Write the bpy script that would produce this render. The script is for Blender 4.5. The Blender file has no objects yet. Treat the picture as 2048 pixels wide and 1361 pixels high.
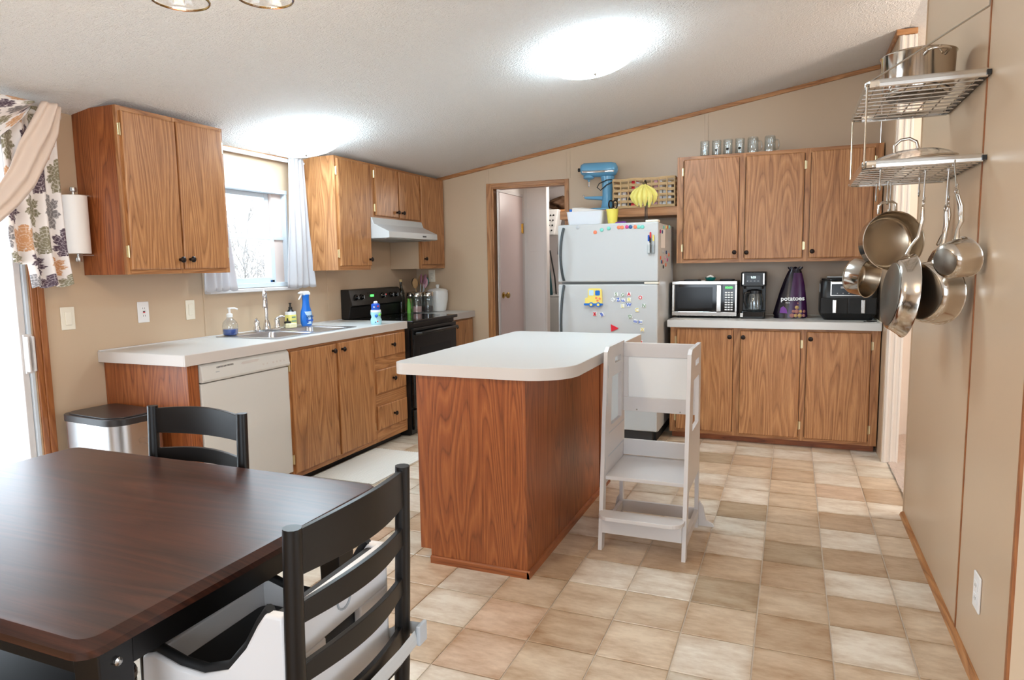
import bpy, bmesh, math, random
from mathutils import Vector, Matrix
from math import pi, sin, cos, radians as RAD
random.seed(7)
S = bpy.context.scene
COL = S.collection

# ------------------------------------------------------------------ camera
cam_d = bpy.data.cameras.new('camera'); cam = bpy.data.objects.new('camera', cam_d); COL.objects.link(cam)
CP = Vector((3.3812, -5.7873, 1.3369)); FPX = 1355.82
_y, _p, _r = RAD(22.4137), RAD(6.2642), RAD(-0.8844)
_F = Vector((-sin(_y)*cos(_p), cos(_y)*cos(_p), -sin(_p))); _R0 = Vector((cos(_y), sin(_y), 0)); _U0 = _R0.cross(_F)
_R = _R0*cos(_r) + _U0*sin(_r); _U = -_R0*sin(_r) + _U0*cos(_r)
cam.matrix_world = Matrix(((_R.x, _U.x, -_F.x, CP.x), (_R.y, _U.y, -_F.y, CP.y), (_R.z, _U.z, -_F.z, CP.z), (0, 0, 0, 1)))
cam_d.sensor_fit = 'HORIZONTAL'; cam_d.sensor_width = 36; cam_d.lens = FPX/2048*36; cam_d.clip_start = .02
S.camera = cam

# ------------------------------------------------------------------ world, exposure
w = bpy.data.worlds.new('sky'); S.world = w; w.use_nodes = True
bg = w.node_tree.nodes['Background']; bg.inputs[0].default_value = (.78, .89, 1.0, 1); bg.inputs[1].default_value = 4.6
S.view_settings.view_transform = 'Standard'; S.view_settings.look = 'None'; S.view_settings.gamma = 1
S.view_settings.use_curve_mapping = False; S.view_settings.exposure = 0.46
LAMP_DOME = 25.0      # emission of the two ceiling domes
LAMP_CHAND = 4.5      # watts of each chandelier bulb
def portal(name, loc, rot, sx, sy):
    l = bpy.data.lights.new(name, 'AREA'); l.shape = 'RECTANGLE'; l.size = sx; l.size_y = sy; l.cycles.is_portal = True
    o = bpy.data.objects.new(name, l); COL.objects.link(o); o.location = loc; o.rotation_euler = rot
portal('daylight_slider', (-.13, -4.6, 1.05), (0, -pi/2, 0), 2.0, 1.8)
portal('daylight_window', (-.14, -2.18, 1.55), (0, -pi/2, 0), .66, .72)
portal('daylight_front', (3.6, -8.62, 1.4), (pi/2, 0, 0), 4.2, 1.7)  # portal in the added opening behind the camera
portal('daylight_side', (8.12, -5.2, 1.35), (0, pi/2, 0), 1.7, 3.4)  # portal in the added opening of the far side wall

# ------------------------------------------------------------------ materials
M = {}
def srgb(r, g, b):
    f = lambda c: (c/255/12.92) if c <= 10.3 else ((c/255+.055)/1.055)**2.4
    return (f(r), f(g), f(b), 1)
class NT:
    def __init__(s, name):
        s.m = bpy.data.materials.new(name); s.m.use_nodes = True; s.t = s.m.node_tree; s.n = s.t.nodes; s.l = s.t.links
        s.b = s.n['Principled BSDF']; s.out = s.n['Material Output']; M[name] = s.m
    def node(s, typ, **kw):
        n = s.n.new(typ)
        for k, v in kw.items(): setattr(n, k, v)
        return n
    def put(s, sock, v):
        if hasattr(v, 'is_output'): s.l.new(v, sock)
        else: sock.default_value = v
    def math(s, op, a, b=0.0, c=None):
        n = s.node('ShaderNodeMath', operation=op); s.put(n.inputs[0], a); s.put(n.inputs[1], b)
        if c is not None: s.put(n.inputs[2], c)
        return n.outputs[0]
    def mix(s, f, a, b, blend='MIX'):
        n = s.node('ShaderNodeMix', data_type='RGBA', blend_type=blend); s.put(n.inputs[0], f); s.put(n.inputs[6], a); s.put(n.inputs[7], b)
        return n.outputs[2]
    def noise(s, vec, scale, detail=2, rough=.5):
        n = s.node('ShaderNodeTexNoise'); s.l.new(vec, n.inputs['Vector']); n.inputs['Scale'].default_value = scale
        n.inputs['Detail'].default_value = detail; n.inputs['Roughness'].default_value = rough
        return n.outputs['Fac']
    def xyz(s, x, y, z):
        n = s.node('ShaderNodeCombineXYZ')
        for i, v in enumerate((x, y, z)): s.put(n.inputs[i], v)
        return n.outputs[0]
    def obj(s):
        c = s.node('ShaderNodeTexCoord'); x = s.node('ShaderNodeSeparateXYZ'); s.l.new(c.outputs['Object'], x.inputs[0])
        return c.outputs['Object'], x.outputs[0], x.outputs[1], x.outputs[2]
    def rnd(s): return s.node('ShaderNodeObjectInfo').outputs['Random']
    def ramp(s, f, stops):
        n = s.node('ShaderNodeValToRGB'); s.l.new(f, n.inputs[0]); e = n.color_ramp.elements
        while len(e) < len(stops): e.new(.5)
        for i, (p, c) in enumerate(stops): e[i].position = p; e[i].color = c
        return n.outputs[0]
    def bump(s, h, strength, dist=.01):
        n = s.node('ShaderNodeBump'); s.l.new(h, n.inputs['Height']); n.inputs['Strength'].default_value = strength; n.inputs['Distance'].default_value = dist
        s.l.new(n.outputs[0], s.b.inputs['Normal'])
    def set(s, col=None, rough=None, metal=None, **kw):
        if col is not None: s.put(s.b.inputs['Base Color'], col)
        if rough is not None: s.put(s.b.inputs['Roughness'], rough)
        if metal is not None: s.b.inputs['Metallic'].default_value = metal
        for k, v in kw.items(): s.put(s.b.inputs[k], v)
        return s
def plain(name, rgb, rough=.5, metal=0, **kw):
    t = NT(name); t.set(srgb(*rgb), rough, metal, **kw)
    v = t.noise(t.obj()[0], 5, 1)
    t.put(t.b.inputs['Roughness'], t.math('ADD', rough-.01, t.math('MULTIPLY', v, .02)))
    return t
def wood(name, light, mid, dark, axis='Z', rough=.38, rings=17.0, coarse=1.0):
    t = NT(name); _, x, y, z = t.obj(); rn = t.rnd()
    if axis == 'Z': u, v = t.math('ADD', x, y), z
    elif axis == 'X': u, v = t.math('ADD', z, t.math('MULTIPLY', y, 1)), x
    else: u, v = t.math('ADD', z, x), y
    u = t.math('MULTIPLY', u, coarse); v = t.math('MULTIPLY', v, coarse)
    off = t.math('MULTIPLY', rn, 37.0)
    # big contour field, long along the grain -> cathedral arches
    n1 = t.noise(t.xyz(t.math('MULTIPLY', u, 7.5), t.math('MULTIPLY', v, .62), off), 1.0, 1.0, .4)
    ring = t.math('FRACT', t.math('ADD', t.math('MULTIPLY', n1, rings), t.math('MULTIPLY', u, 7.0)))
    fine = t.noise(t.xyz(t.math('MULTIPLY', u, 170), t.math('MULTIPLY', v, 5), off), 1.0, 3, .6)
    pore = t.noise(t.xyz(t.math('MULTIPLY', u, 420), t.math('MULTIPLY', v, 13), off), 1.0, 2, .6)
    band = t.noise(t.xyz(t.math('MULTIPLY', u, 14), t.math('MULTIPLY', v, .6), off), 1.0, 2, .5)
    c = t.ramp(ring, [(0, srgb(*dark)), (.10, srgb(*mid)), (.34, srgb(*light)), (.62, srgb(*mid)), (.93, srgb(*[(a+2*b)/3 for a, b in zip(dark, mid)])), (1, srgb(*dark))])
    plainc = t.ramp(fine, [(.25, srgb(*dark)), (.5, srgb(*mid)), (.72, srgb(*light))])
    c = t.mix(t.math('MULTIPLY_ADD', band, .8, -.02), c, plainc)
    c = t.mix(.15, c, plainc)
    dk = t.math('MULTIPLY', t.math('LESS_THAN', pore, .40), .25)
    c = t.mix(dk, c, srgb(*dark))
    t.set(c, rough); t.bump(fine, .05, .002)
    return t
def glass_pane(name, tint=(1, 1, 1, 1)):
    t = NT(name); tr = t.node('ShaderNodeBsdfTransparent'); tr.inputs[0].default_value = tint
    gl = t.node('ShaderNodeBsdfGlossy'); gl.inputs['Roughness'].default_value = .02
    fr = t.node('ShaderNodeLayerWeight'); fr.inputs[0].default_value = .5
    mx = t.node('ShaderNodeMixShader'); t.l.new(t.math('MULTIPLY_ADD', t.math('POWER', fr.outputs['Facing'], 4.0), .5, .03), mx.inputs[0]); t.l.new(tr.outputs[0], mx.inputs[1]); t.l.new(gl.outputs[0], mx.inputs[2])
    t.l.new(mx.outputs[0], t.out.inputs[0]); return t
wood('oak', (204, 150, 100), (174, 118, 71), (116, 70, 38))
wood('oak_h', (204, 150, 100), (174, 118, 71), (116, 70, 38), axis='X')
wood('oak_hy', (204, 150, 100), (174, 118, 71), (116, 70, 38), axis='Y')
wood('oak_red', (172, 102, 54), (146, 78, 38), (90, 44, 20), rings=19)
wood('oak_red_y', (170, 100, 54), (150, 84, 44), (104, 50, 24), axis='Y')
wood('oak_red_x', (170, 100, 54), (150, 84, 44), (104, 50, 24), axis='X')
wood('oak_edge', (170, 108, 60), (150, 90, 48), (120, 66, 34))
wood('table_wood', (78, 41, 27), (58, 30, 20), (32, 16, 11), axis='X', rough=.33, rings=14, coarse=.9)
wood('table_edge', (80, 48, 36), (66, 38, 28), (46, 26, 20), axis='Y', rough=.2)
t = plain('wall_tan', (202, 177, 149), .36); o = t.obj()[0]; t.bump(t.noise(o, 300, 2), .05, .001)
plain('wall_white', (222, 216, 212), .5); plain('wall_cream', (236, 222, 208), .45); plain('hall_grey', (206, 200, 198), .5)
t = plain('ceiling_white', (247, 245, 242), .85); o = t.obj()[0]
t.bump(t.math('ADD', t.noise(o, 105, 3, .6), t.math('MULTIPLY', t.noise(o, 45, 2), .6)), .8, .022)
# floor tile: one printed tile, tone from the object's own colour
t = NT('floor_tile'); o, x, y, z = t.obj(); inf = t.node('ShaderNodeObjectInfo'); off = t.math('MULTIPLY', inf.outputs['Random'], 50.0)
sh = t.node('ShaderNodeVectorMath', operation='ADD'); t.l.new(o, sh.inputs[0]); t.l.new(t.xyz(off, off, 0.0), sh.inputs[1])
st = t.node('ShaderNodeVectorMath', operation='MULTIPLY'); t.l.new(sh.outputs[0], st.inputs[0]); st.inputs[1].default_value = (.55, 1.35, 1)
n1 = t.noise(st.outputs[0], 9, 4, .6); n2 = t.noise(st.outputs[0], 40, 4, .65); n3 = t.noise(sh.outputs[0], 4.5, 2)
edge = t.math('MAXIMUM', t.math('ABSOLUTE', t.math('DIVIDE', x, .1235)), t.math('ABSOLUTE', t.math('DIVIDE', y, .122)))
ef = t.math('MULTIPLY', t.math('POWER', edge, 5.0), t.math('MULTIPLY_ADD', n3, 1.5, -.2))
f = t.math('ADD', t.math('MULTIPLY_ADD', n1, 1.7, -.62), t.math('MULTIPLY_ADD', n2, .8, -.4))
f = t.math('ADD', f, t.math('MULTIPLY', ef, .55)); n_ = t.node('ShaderNodeClamp'); t.l.new(f, n_.inputs[0]); f = n_.outputs[0]
dark = t.mix(1.0, inf.outputs['Color'], srgb(190, 164, 136), 'MULTIPLY')
c = t.mix(f, inf.outputs['Color'], dark); t.set(c, .36); t.bump(t.math('ADD', n2, n1), .12, .002)
plain('grout', (212, 200, 184), .6)
t = plain('carpet', (214, 194, 180), .95); t.bump(t.noise(t.obj()[0], 90, 4), .8, .02)
plain('laminate_white', (214, 213, 210), .34); plain('laminate_edge', (206, 196, 188), .4)
plain('appliance_white', (196, 197, 196), .32); plain('appliance_bisque', (212, 208, 201), .3); plain('white_paint', (214, 208, 205), .38)
plain('vinyl_white', (204, 211, 217), .35); plain('gasket_grey', (150, 150, 148), .5)
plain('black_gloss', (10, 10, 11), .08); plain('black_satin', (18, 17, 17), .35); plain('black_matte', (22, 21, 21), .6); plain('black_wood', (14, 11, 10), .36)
plain('dark_grey', (52, 52, 54), .4); plain('handle_grey', (62, 70, 74), .35); plain('grey_print', (170, 172, 174), .5)
plain('bronze', (46, 36, 32), .35, .7); plain('brass', (216, 200, 160), .3, .9); plain('brass_gold', (186, 152, 86), .22, 1.0)
plain('chrome', (225, 226, 228), .08, 1.0); plain('nickel', (190, 186, 180), .3, 1.0)
t = plain('steel', (206, 202, 196), .16, 1.0); _, x, y, z = t.obj(); t.bump(t.noise(t.xyz(t.math('MULTIPLY', x, 6), t.math('MULTIPLY', y, 6), t.math('MULTIPLY', z, 300)), 1.0, 2), .02, .001)
plain('steel_pan', (214, 206, 196), .13, 1.0); plain('steel_inside', (176, 160, 140), .24, 1.0); plain('steel_worn', (124, 116, 106), .36, 1.0)
t = plain('steel_brushed', (204, 204, 206), .27, 1.0); _, x, y, z = t.obj(); t.bump(t.noise(t.xyz(t.math('MULTIPLY', x, 260), t.math('MULTIPLY', y, 260), t.math('MULTIPLY', z, 4)), 1.0, 2), .05, .001)
plain('sink_steel', (200, 200, 204), .28, 1.0); plain('wire_steel', (196, 192, 186), .2, 1.0)
plain('lid_black', (44, 40, 40), .3); plain('plate_almond', (240, 232, 214), .4); plain('plate_white', (242, 240, 238), .4)
plain('red', (220, 30, 50), .4); plain('blue', (24, 84, 190), .4); plain('green_pale', (130, 160, 132), .4); plain('yellow_pale', (232, 220, 120), .4)
plain('yellow', (240, 216, 110), .4); plain('orange', (240, 130, 90), .4); plain('aqua', (120, 206, 190), .4); plain('magenta', (200, 60, 130), .4); plain('navy', (34, 80, 130), .4)
plain('grey_mag', (188, 192, 196), .4); plain('white_plastic', (240, 240, 238), .35); plain('clear_bin', (226, 228, 232), .3)
plain('mixer_blue', (104, 162, 196), .22); plain('wicker', (198, 166, 122), .7); plain('banana', (230, 216, 120), .5); plain('banana_tip', (92, 74, 44), .6)
plain('cup_yellow', (240, 222, 96), .4); plain('purple', (120, 50, 150), .4); plain('teal', (20, 120, 112), .4); plain('teal_dark', (24, 72, 80), .7)
plain('pink', (222, 170, 180), .5); plain('mauve', (176, 124, 142), .5); plain('wood_spoon', (190, 150, 104), .6); plain('ceramic', (240, 239, 235), .25)
plain('soap_yellow', (236, 226, 130), .35); plain('dish_blue', (20, 70, 150), .15); plain('spray_blue', (20, 108, 200), .3); plain('label_pale', (196, 222, 240), .4)
plain('sponge', (240, 232, 190), .9); plain('aqua_pale', (170, 220, 230), .25); plain('lime', (120, 200, 80), .4)
plain('beige_satin', (222, 200, 184), .45); plain('brown_leather', (94, 66, 44), .7); plain('mat_cream', (228, 224, 216), .8)
plain('strap_grey', (196, 196, 194), .7); plain('booster_white', (236, 232, 230), .35); plain('potato', (178, 120, 110), .7); plain('potato_gold', (200, 164, 104), .7)
plain('bag_black', (26, 18, 30), .25); plain('bag_purple', (66, 28, 72), .25); plain('screw', (160, 150, 140), .4, .8)
plain('outside_ground', (214, 216, 214), .9); plain('bark_pale', (138, 134, 130), .9); plain('siding', (216, 196, 186), .7); plain('oil_dark', (26, 24, 12), .1); plain('pepper', (60, 48, 46), .6); plain('salt_pink', (226, 176, 168), .6); plain('pasta', (222, 196, 110), .6); plain('cork', (214, 186, 130), .7)
plain('paper', (244, 238, 232), .8); plain('hose', (30, 30, 30), .5)
t = NT('curtain_white'); t.set(srgb(222, 220, 222), .8); t.b.inputs['Transmission Weight'].default_value = 0
tl = t.node('ShaderNodeBsdfTranslucent'); tl.inputs[0].default_value = srgb(222, 220, 222); mx = t.node('ShaderNodeMixShader'); mx.inputs[0].default_value = .45
t.l.new(t.b.outputs[0], mx.inputs[1]); t.l.new(tl.outputs[0], mx.inputs[2]); t.l.new(mx.outputs[0], t.out.inputs[0])
t = NT('damask'); a = t.node('ShaderNodeAttribute'); a.attribute_name = 'print'; t.set(a.outputs['Color'], .6); t.bump(t.noise(t.obj()[0], 400, 2), .1, .001)
glass_pane('pane'); 
t = NT('glass'); t.set((1, 1, 1, 1), .03); t.b.inputs['Transmission Weight'].default_value = 1; t.b.inputs['IOR'].default_value = 1.35
t = NT('glass_dark'); t.set((.010, .010, .011, 1), .14); t.b.inputs['Specular IOR Level'].default_value = .3
t = glass_pane('clear_plastic', (.93, .96, .97, 1)); gl_ = [n for n in t.n if n.type == 'MIX_SHADER'][0]
lw_ = [n for n in t.n if n.type == 'LAYER_WEIGHT'][0]; t.l.new(t.math('MULTIPLY_ADD', t.math('POWER', lw_.outputs['Facing'], 2.2), .75, .09), gl_.inputs[0])
def emit(name, col, st):
    t = NT(name); t.set((0, 0, 0, 1), .4); t.b.inputs['Emission Color'].default_value = col; t.b.inputs['Emission Strength'].default_value = st
emit('lamp_dome', (.68, .87, 1, 1), LAMP_DOME); emit('bulb_warm', (1, .82, .6, 1), 14); emit('led_green', (.1, 1, .15, 1), 1.6); emit('led_white', (.7, 1, 1, 1), 1.8); emit('led_red', (1, .05, .05, 1), 1.5)

# ------------------------------------------------------------------ mesh building
class MB:
    def __init__(s): s.v = []; s.f = []
    def add(s, vs, fs):
        n = len(s.v); s.v += [tuple(p) for p in vs]; s.f += [tuple(n+i for i in q) for q in fs]; return s
    def box(s, x0, x1, y0, y1, z0, z1):
        if x0 > x1: x0, x1 = x1, x0
        if y0 > y1: y0, y1 = y1, y0
        if z0 > z1: z0, z1 = z1, z0
        return s.add([(x0,y0,z0),(x1,y0,z0),(x1,y1,z0),(x0,y1,z0),(x0,y0,z1),(x1,y0,z1),(x1,y1,z1),(x0,y1,z1)],
                     [(3,2,1,0),(4,5,6,7),(0,1,5,4),(1,2,6,5),(2,3,7,6),(3,0,4,7)])
    def hexa(s, a, b): # two quads (lists of 4 points, same winding) joined
        return s.add(list(a)+list(b), [(3,2,1,0),(4,5,6,7),(0,1,5,4),(1,2,6,5),(2,3,7,6),(3,0,4,7)])
    def prism(s, poly, ax, a, b): # poly of 2d points in the plane normal to ax
        n = len(poly)
        def P(p, h): return {'x': (h, p[0], p[1]), 'y': (p[0], h, p[1]), 'z': (p[0], p[1], h)}[ax]
        vs = [P(p, a) for p in poly]+[P(p, b) for p in poly]
        return s.add(vs, [tuple(range(n))[::-1], tuple(range(n, 2*n))]+[(i, (i+1) % n, n+(i+1) % n, n+i) for i in range(n)])
    def lathe(s, prof, c=(0,0,0), ax='z', n=24, caps=True): # prof: (r, h)
        vs = []; fs = []; m = len(prof)
        for r, h in prof:
            for i in range(n):
                a = 2*pi*i/n; p, q = r*cos(a), r*sin(a)
                vs.append({'z': (c[0]+p, c[1]+q, c[2]+h), 'y': (c[0]+p, c[1]+h, c[2]+q), 'x': (c[0]+h, c[1]+p, c[2]+q)}[ax])
        for j in range(m-1):
            for i in range(n): fs.append((j*n+i, j*n+(i+1) % n, (j+1)*n+(i+1) % n, (j+1)*n+i))
        if caps: fs += [tuple(range(n))[::-1], tuple((m-1)*n+i for i in range(n))]
        return s.add(vs, fs)
    def tube(s, pts, r, n=8, closed=False, flat=None):
        pts = [Vector(p) for p in pts]; m = len(pts); vs = []; fs = []; up = None
        for j, p in enumerate(pts):
            a = pts[j-1] if (j or closed) else p; b = pts[(j+1) % m] if (j < m-1 or closed) else p
            d = (b-a).normalized()
            if up is None: up = d.orthogonal().normalized() if flat is None else Vector(flat)
            else: up = (up-d*up.dot(d)).normalized()
            sd = d.cross(up).normalized(); rr = r[j] if isinstance(r, (list, tuple)) else r
            r1, r2 = (rr if not isinstance(rr, (list, tuple)) else rr[0]), (rr if not isinstance(rr, (list, tuple)) else rr[1])
            for i in range(n):
                t_ = 2*pi*i/n; vs.append(p+up*(r1*cos(t_))+sd*(r2*sin(t_)))
        for j in range(m if closed else m-1):
            k = (j+1) % m
            for i in range(n): fs.append((j*n+i, j*n+(i+1) % n, k*n+(i+1) % n, k*n+i))
        if not closed: fs += [tuple(range(n))[::-1], tuple((m-1)*n+i for i in range(n))]
        return s.add(vs, fs)
    def ball(s, c, r, n=12, m=8, sc=(1,1,1)):
        prof = [(max(1e-4, sin(pi*j/m)), -cos(pi*j/m)) for j in range(m+1)]
        k = len(s.v); s.lathe(prof, (0,0,0), 'z', n, False)
        for i in range(k, len(s.v)):
            p = s.v[i]; s.v[i] = (c[0]+p[0]*r*sc[0], c[1]+p[1]*r*sc[1], c[2]+p[2]*r*sc[2])
        return s
    def grid(s, fn, nu, nv, loop=False):
        vs = [fn(i/nu, j/nv) for j in range(nv+1) for i in range(nu+1)]
        return s.add(vs, [(j*(nu+1)+i, j*(nu+1)+i+1, (j+1)*(nu+1)+i+1, (j+1)*(nu+1)+i) for j in range(nv) for i in range(nu)])
    def xf(s, mat):
        s.v = [tuple(mat @ Vector(p)) for p in s.v]; return s
def worg(p):
    v = Vector((0,0,0))
    while p: v += p.location; p = p.parent
    return v
def fin(o, mat, smooth, bevel, solid=None):
    me = o.data
    if mat: me.materials.append(M[mat])
    if smooth is not None:
        for p in me.polygons: p.use_smooth = True
        if smooth < 180:
            try: me.set_sharp_from_angle(angle=RAD(smooth))
            except Exception: pass
    if solid: m = o.modifiers.new('thickness', 'SOLIDIFY'); m.thickness = solid; m.offset = 0
    if bevel: m = o.modifiers.new('bevel', 'BEVEL'); m.width = bevel; m.segments = 2; m.limit_method = 'ANGLE'; m.angle_limit = RAD(50)
def build(mb, name, mat, parent=None, smooth=None, bevel=None, world=True, org=None, solid=None, fix=True):
    me = bpy.data.meshes.new(name); o = bpy.data.objects.new(name, me); COL.objects.link(o)
    v = [Vector(p) for p in mb.v]
    if parent is not None:
        o.parent = parent
        if world: k = worg(parent); v = [p-k for p in v]
    else:
        if org is None:
            xs, ys, zs = zip(*[tuple(p) for p in v]); org = ((min(xs)+max(xs))/2, (min(ys)+max(ys))/2, min(zs))
        org = Vector(org); o.location = org; v = [p-org for p in v]
    me.from_pydata([tuple(p) for p in v], [], mb.f); me.update()
    if fix:
        bm = bmesh.new(); bm.from_mesh(me); bmesh.ops.recalc_face_normals(bm, faces=bm.faces); bm.to_mesh(me); bm.free()
    fin(o, mat, smooth, bevel, solid); return o
def tag(o, label, cat, group=None, kind=None):
    o['label'] = label; o['category'] = cat
    if group: o['group'] = group
    if kind: o['kind'] = kind
    return o
def thing(name, label, cat, loc=(0,0,0), rz=0, group=None, kind=None):
    o = bpy.data.objects.new(name, None); COL.objects.link(o); o.location = loc; o.rotation_euler = (0,0,rz); o.empty_display_size = .05
    return tag(o, label, cat, group, kind)
def text(s, size, loc, face, mat, parent=None, depth=.0006, spin=0, name='lettering', center=True, bold=0):
    cu = bpy.data.curves.new('txt', 'FONT'); cu.body = s; cu.size = size; cu.extrude = depth; cu.offset = bold
    cu.align_x = 'CENTER' if center else 'LEFT'; cu.align_y = 'CENTER'; cu.resolution_u = 3
    to = bpy.data.objects.new('txt', cu); me0 = bpy.data.meshes.new_from_object(to)
    rot = {'R': Matrix.Rotation(pi/2, 4, 'X'), 'L': Matrix.Rotation(pi/2, 4, 'Z') @ Matrix.Rotation(pi/2, 4, 'X'), 'Z': Matrix.Identity(4)}[face] @ Matrix.Rotation(spin, 4, 'Z')
    mb = MB(); mb.add([Vector(loc)+(rot @ v.co) for v in me0.vertices], [tuple(p.vertices) for p in me0.polygons])
    bpy.data.objects.remove(to); bpy.data.meshes.remove(me0); bpy.data.curves.remove(cu)
    return build(mb, name, mat, parent, fix=False)
def B(*a): return MB().box(*a)
def fb(fr, u0, u1, n0, n1, z0, z1, mb=None): # face frames: L = face looks +x (u=y), R = face looks -y (u=x)
    mb = mb or MB()
    return mb.box(n0, n1, u0, u1, z0, z1) if fr == 'L' else mb.box(u0, u1, -n1, -n0, z0, z1)
def rpoly(x0, x1, y0, y1, r, n=5): # rounded rectangle; r one radius or four (from x0y0 counterclockwise)
    rs = r if isinstance(r, (list, tuple)) else (r,)*4; out = []
    for (cx, cy, a0), q in zip(((x0, y0, pi), (x1, y0, 1.5*pi), (x1, y1, 0), (x0, y1, .5*pi)), rs):
        sx, sy = (1 if cx == x0 else -1), (1 if cy == y0 else -1)
        if q <= 0: out.append((cx, cy)); continue
        for i in range(n+1):
            a = a0+pi/2*i/n; out.append((cx+sx*q+q*cos(a), cy+sy*q+q*sin(a)))
    return out
def copy_tree(o, parent=None):
    c = o.copy(); COL.objects.link(c); c.parent = parent
    for ch in [k for k in bpy.data.objects if k.parent == o]: copy_tree(ch, c)
    return c
# ================================================================== the setting
ZC0, SL, XR = 2.1258, .1601, 3.96          # ceiling height at the left wall, its slope, ridge / right wall
def zc(x): return ZC0+SL*min(x, XR+.05) - max(0, x-XR-.05)*SL
def struct(o, label, cat): return tag(o, label, cat, kind='structure')
# ---- floor with its tiles
floor = build(B(-.1, 8.1, -8.6, 2.2, -.12, -.004), 'floor', 'grout', org=(0, 0, -.004)); struct(floor, 'light grey grout bed under the beige tile floor', 'floor')
TX, TY = .2515, .2478
tm = MB(); hx, hy, e = TX/2-.0022, TY/2-.0022, .0035
tm.add([(-hx,-hy,-.004),(hx,-hy,-.004),(hx,hy,-.004),(-hx,hy,-.004),(-hx,-hy,-.0012),(hx,-hy,-.0012),(hx,hy,-.0012),(-hx,hy,-.0012),
        (-hx+e,-hy+e,0),(hx-e,-hy+e,0),(hx-e,hy-e,0),(-hx+e,hy-e,0)],
       [(0,1,5,4),(1,2,6,5),(2,3,7,6),(3,0,4,7),(4,5,9,8),(5,6,10,9),(6,7,11,10),(7,4,8,11),(8,9,10,11)])
tile_me = bpy.data.meshes.new('floor_tile'); tile_me.from_pydata(tm.v, [], tm.f); tile_me.materials.append(M['floor_tile'])
tones = {'l': (238, 228, 212), 'g': (226, 218, 202), 't': (222, 202, 176), 'b': (204, 180, 152), 'd': (188, 170, 144), 'p': (220, 196, 172)}
seen = {0: 'tttlbttlbtgl', 1: 'tlblblblplgl', 2: 'bbtbdttttbtl', 3: 'ltdtlgdlltbg', 4: 'ttlbtlgtltdl', 5: 'btlttblgtlgt', 6: 'ptbtlbtlgltg'}  # brown tile under the toddler tower has shade put into its tone
rt = random.Random(11)
for c in range(-1, 15):
    for r in range(-5, 14):
        x1 = 3.797-TX*(c-1); yc = -3.403+TY*(r+.5-1)      # c=0 is the strip by the right wall
        xc = x1-TX/2
        if xc < .1 or xc > 4.0 or yc > -.1 or yc < -4.65: continue
        ch = seen[c][r] if c in seen and 0 <= r < 12 else rt.choice('ltgtbptlg')
        if c >= 7: ch = rt.choice('ltglptg')
        o = bpy.data.objects.new('tile', tile_me); COL.objects.link(o); o.parent = floor
        o.location = (xc, yc, .004); k = tones[ch]; j = rt.uniform(-6, 6)
        o.color = srgb(*[max(0, min(255, q+j)) for q in k])
rest = MB()
for c in range(-17, 15):
    for r in range(-20, -3):
        xc = 3.797-TX*(c-.5); yc = -3.403+TY*(r-.5)
        if yc >= -4.65 and xc < 4.0: continue
        if xc < .1 or xc > 8.0 or yc < -8.5 or (xc > 3.9 and yc > -3.7): continue
        rest.add([(xc+p[0], yc+p[1], p[2]) for p in tm.v], tm.f)
o = build(rest, 'tiles_behind', 'floor_tile', floor, fix=False); o['kind'] = 'stuff'; o.color = srgb(224, 208, 184)
# shag carpet beyond the opening in the right wall
def shag(u, v):
    x = 4.0+u*2.6; y = -2.6+v*2.6; h = .012+.010*sin(x*61+sin(y*37)*2)*sin(y*53+cos(x*29)*2)+rt.uniform(-.004, .004)
    return (x, y, h)
cp = build(MB().grid(shag, 130, 130), 'floor_carpet', 'carpet', org=(5.3, -1.3, 0), smooth=180, fix=False); struct(cp, 'pale pinkish shag carpet in the hall beyond the opening', 'carpet')
# ---- walls
WL = MB(); xo = -.12
for y0, y1, z0, z1 in ((-8.6, -5.52, 0, 2.14), (-5.52, -3.66, 2.06, 2.14), (-3.66, -2.545, 0, 2.14), (-2.545, -1.815, 0, 1.215), (-2.545, -1.815, 1.895, 2.14), (-1.815, 0.0, 0, 2.14)):
    WL.box(xo, 0, y0, y1, z0, z1)
wall_left = build(WL, 'wall_left', 'wall_tan', org=(0, 0, 0)); struct(wall_left, 'tan panelled wall behind the sink and range', 'wall')
wb = MB()
def slab(x0, x1, z0, y0=0, y1=.09): # wall piece up to the sloping ceiling
    wb.add([(x0,y0,z0),(x1,y0,z0),(x1,y1,z0),(x0,y1,z0),(x0,y0,zc(x0)+.02),(x1,y0,zc(x1)+.02),(x1,y1,zc(x1)+.02),(x0,y1,zc(x0)+.02)],
           [(3,2,1,0),(4,5,6,7),(0,1,5,4),(1,2,6,5),(2,3,7,6),(3,0,4,7)])
slab(-.12, .815, 0); slab(.815, 1.535, 2.05); slab(1.535, 3.96, 0)
wall_back = build(wb, 'wall_back', 'wall_tan', org=(0, 0, 0)); struct(wall_back, 'tan panelled wall behind the refrigerator with the laundry doorway', 'wall')
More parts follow.
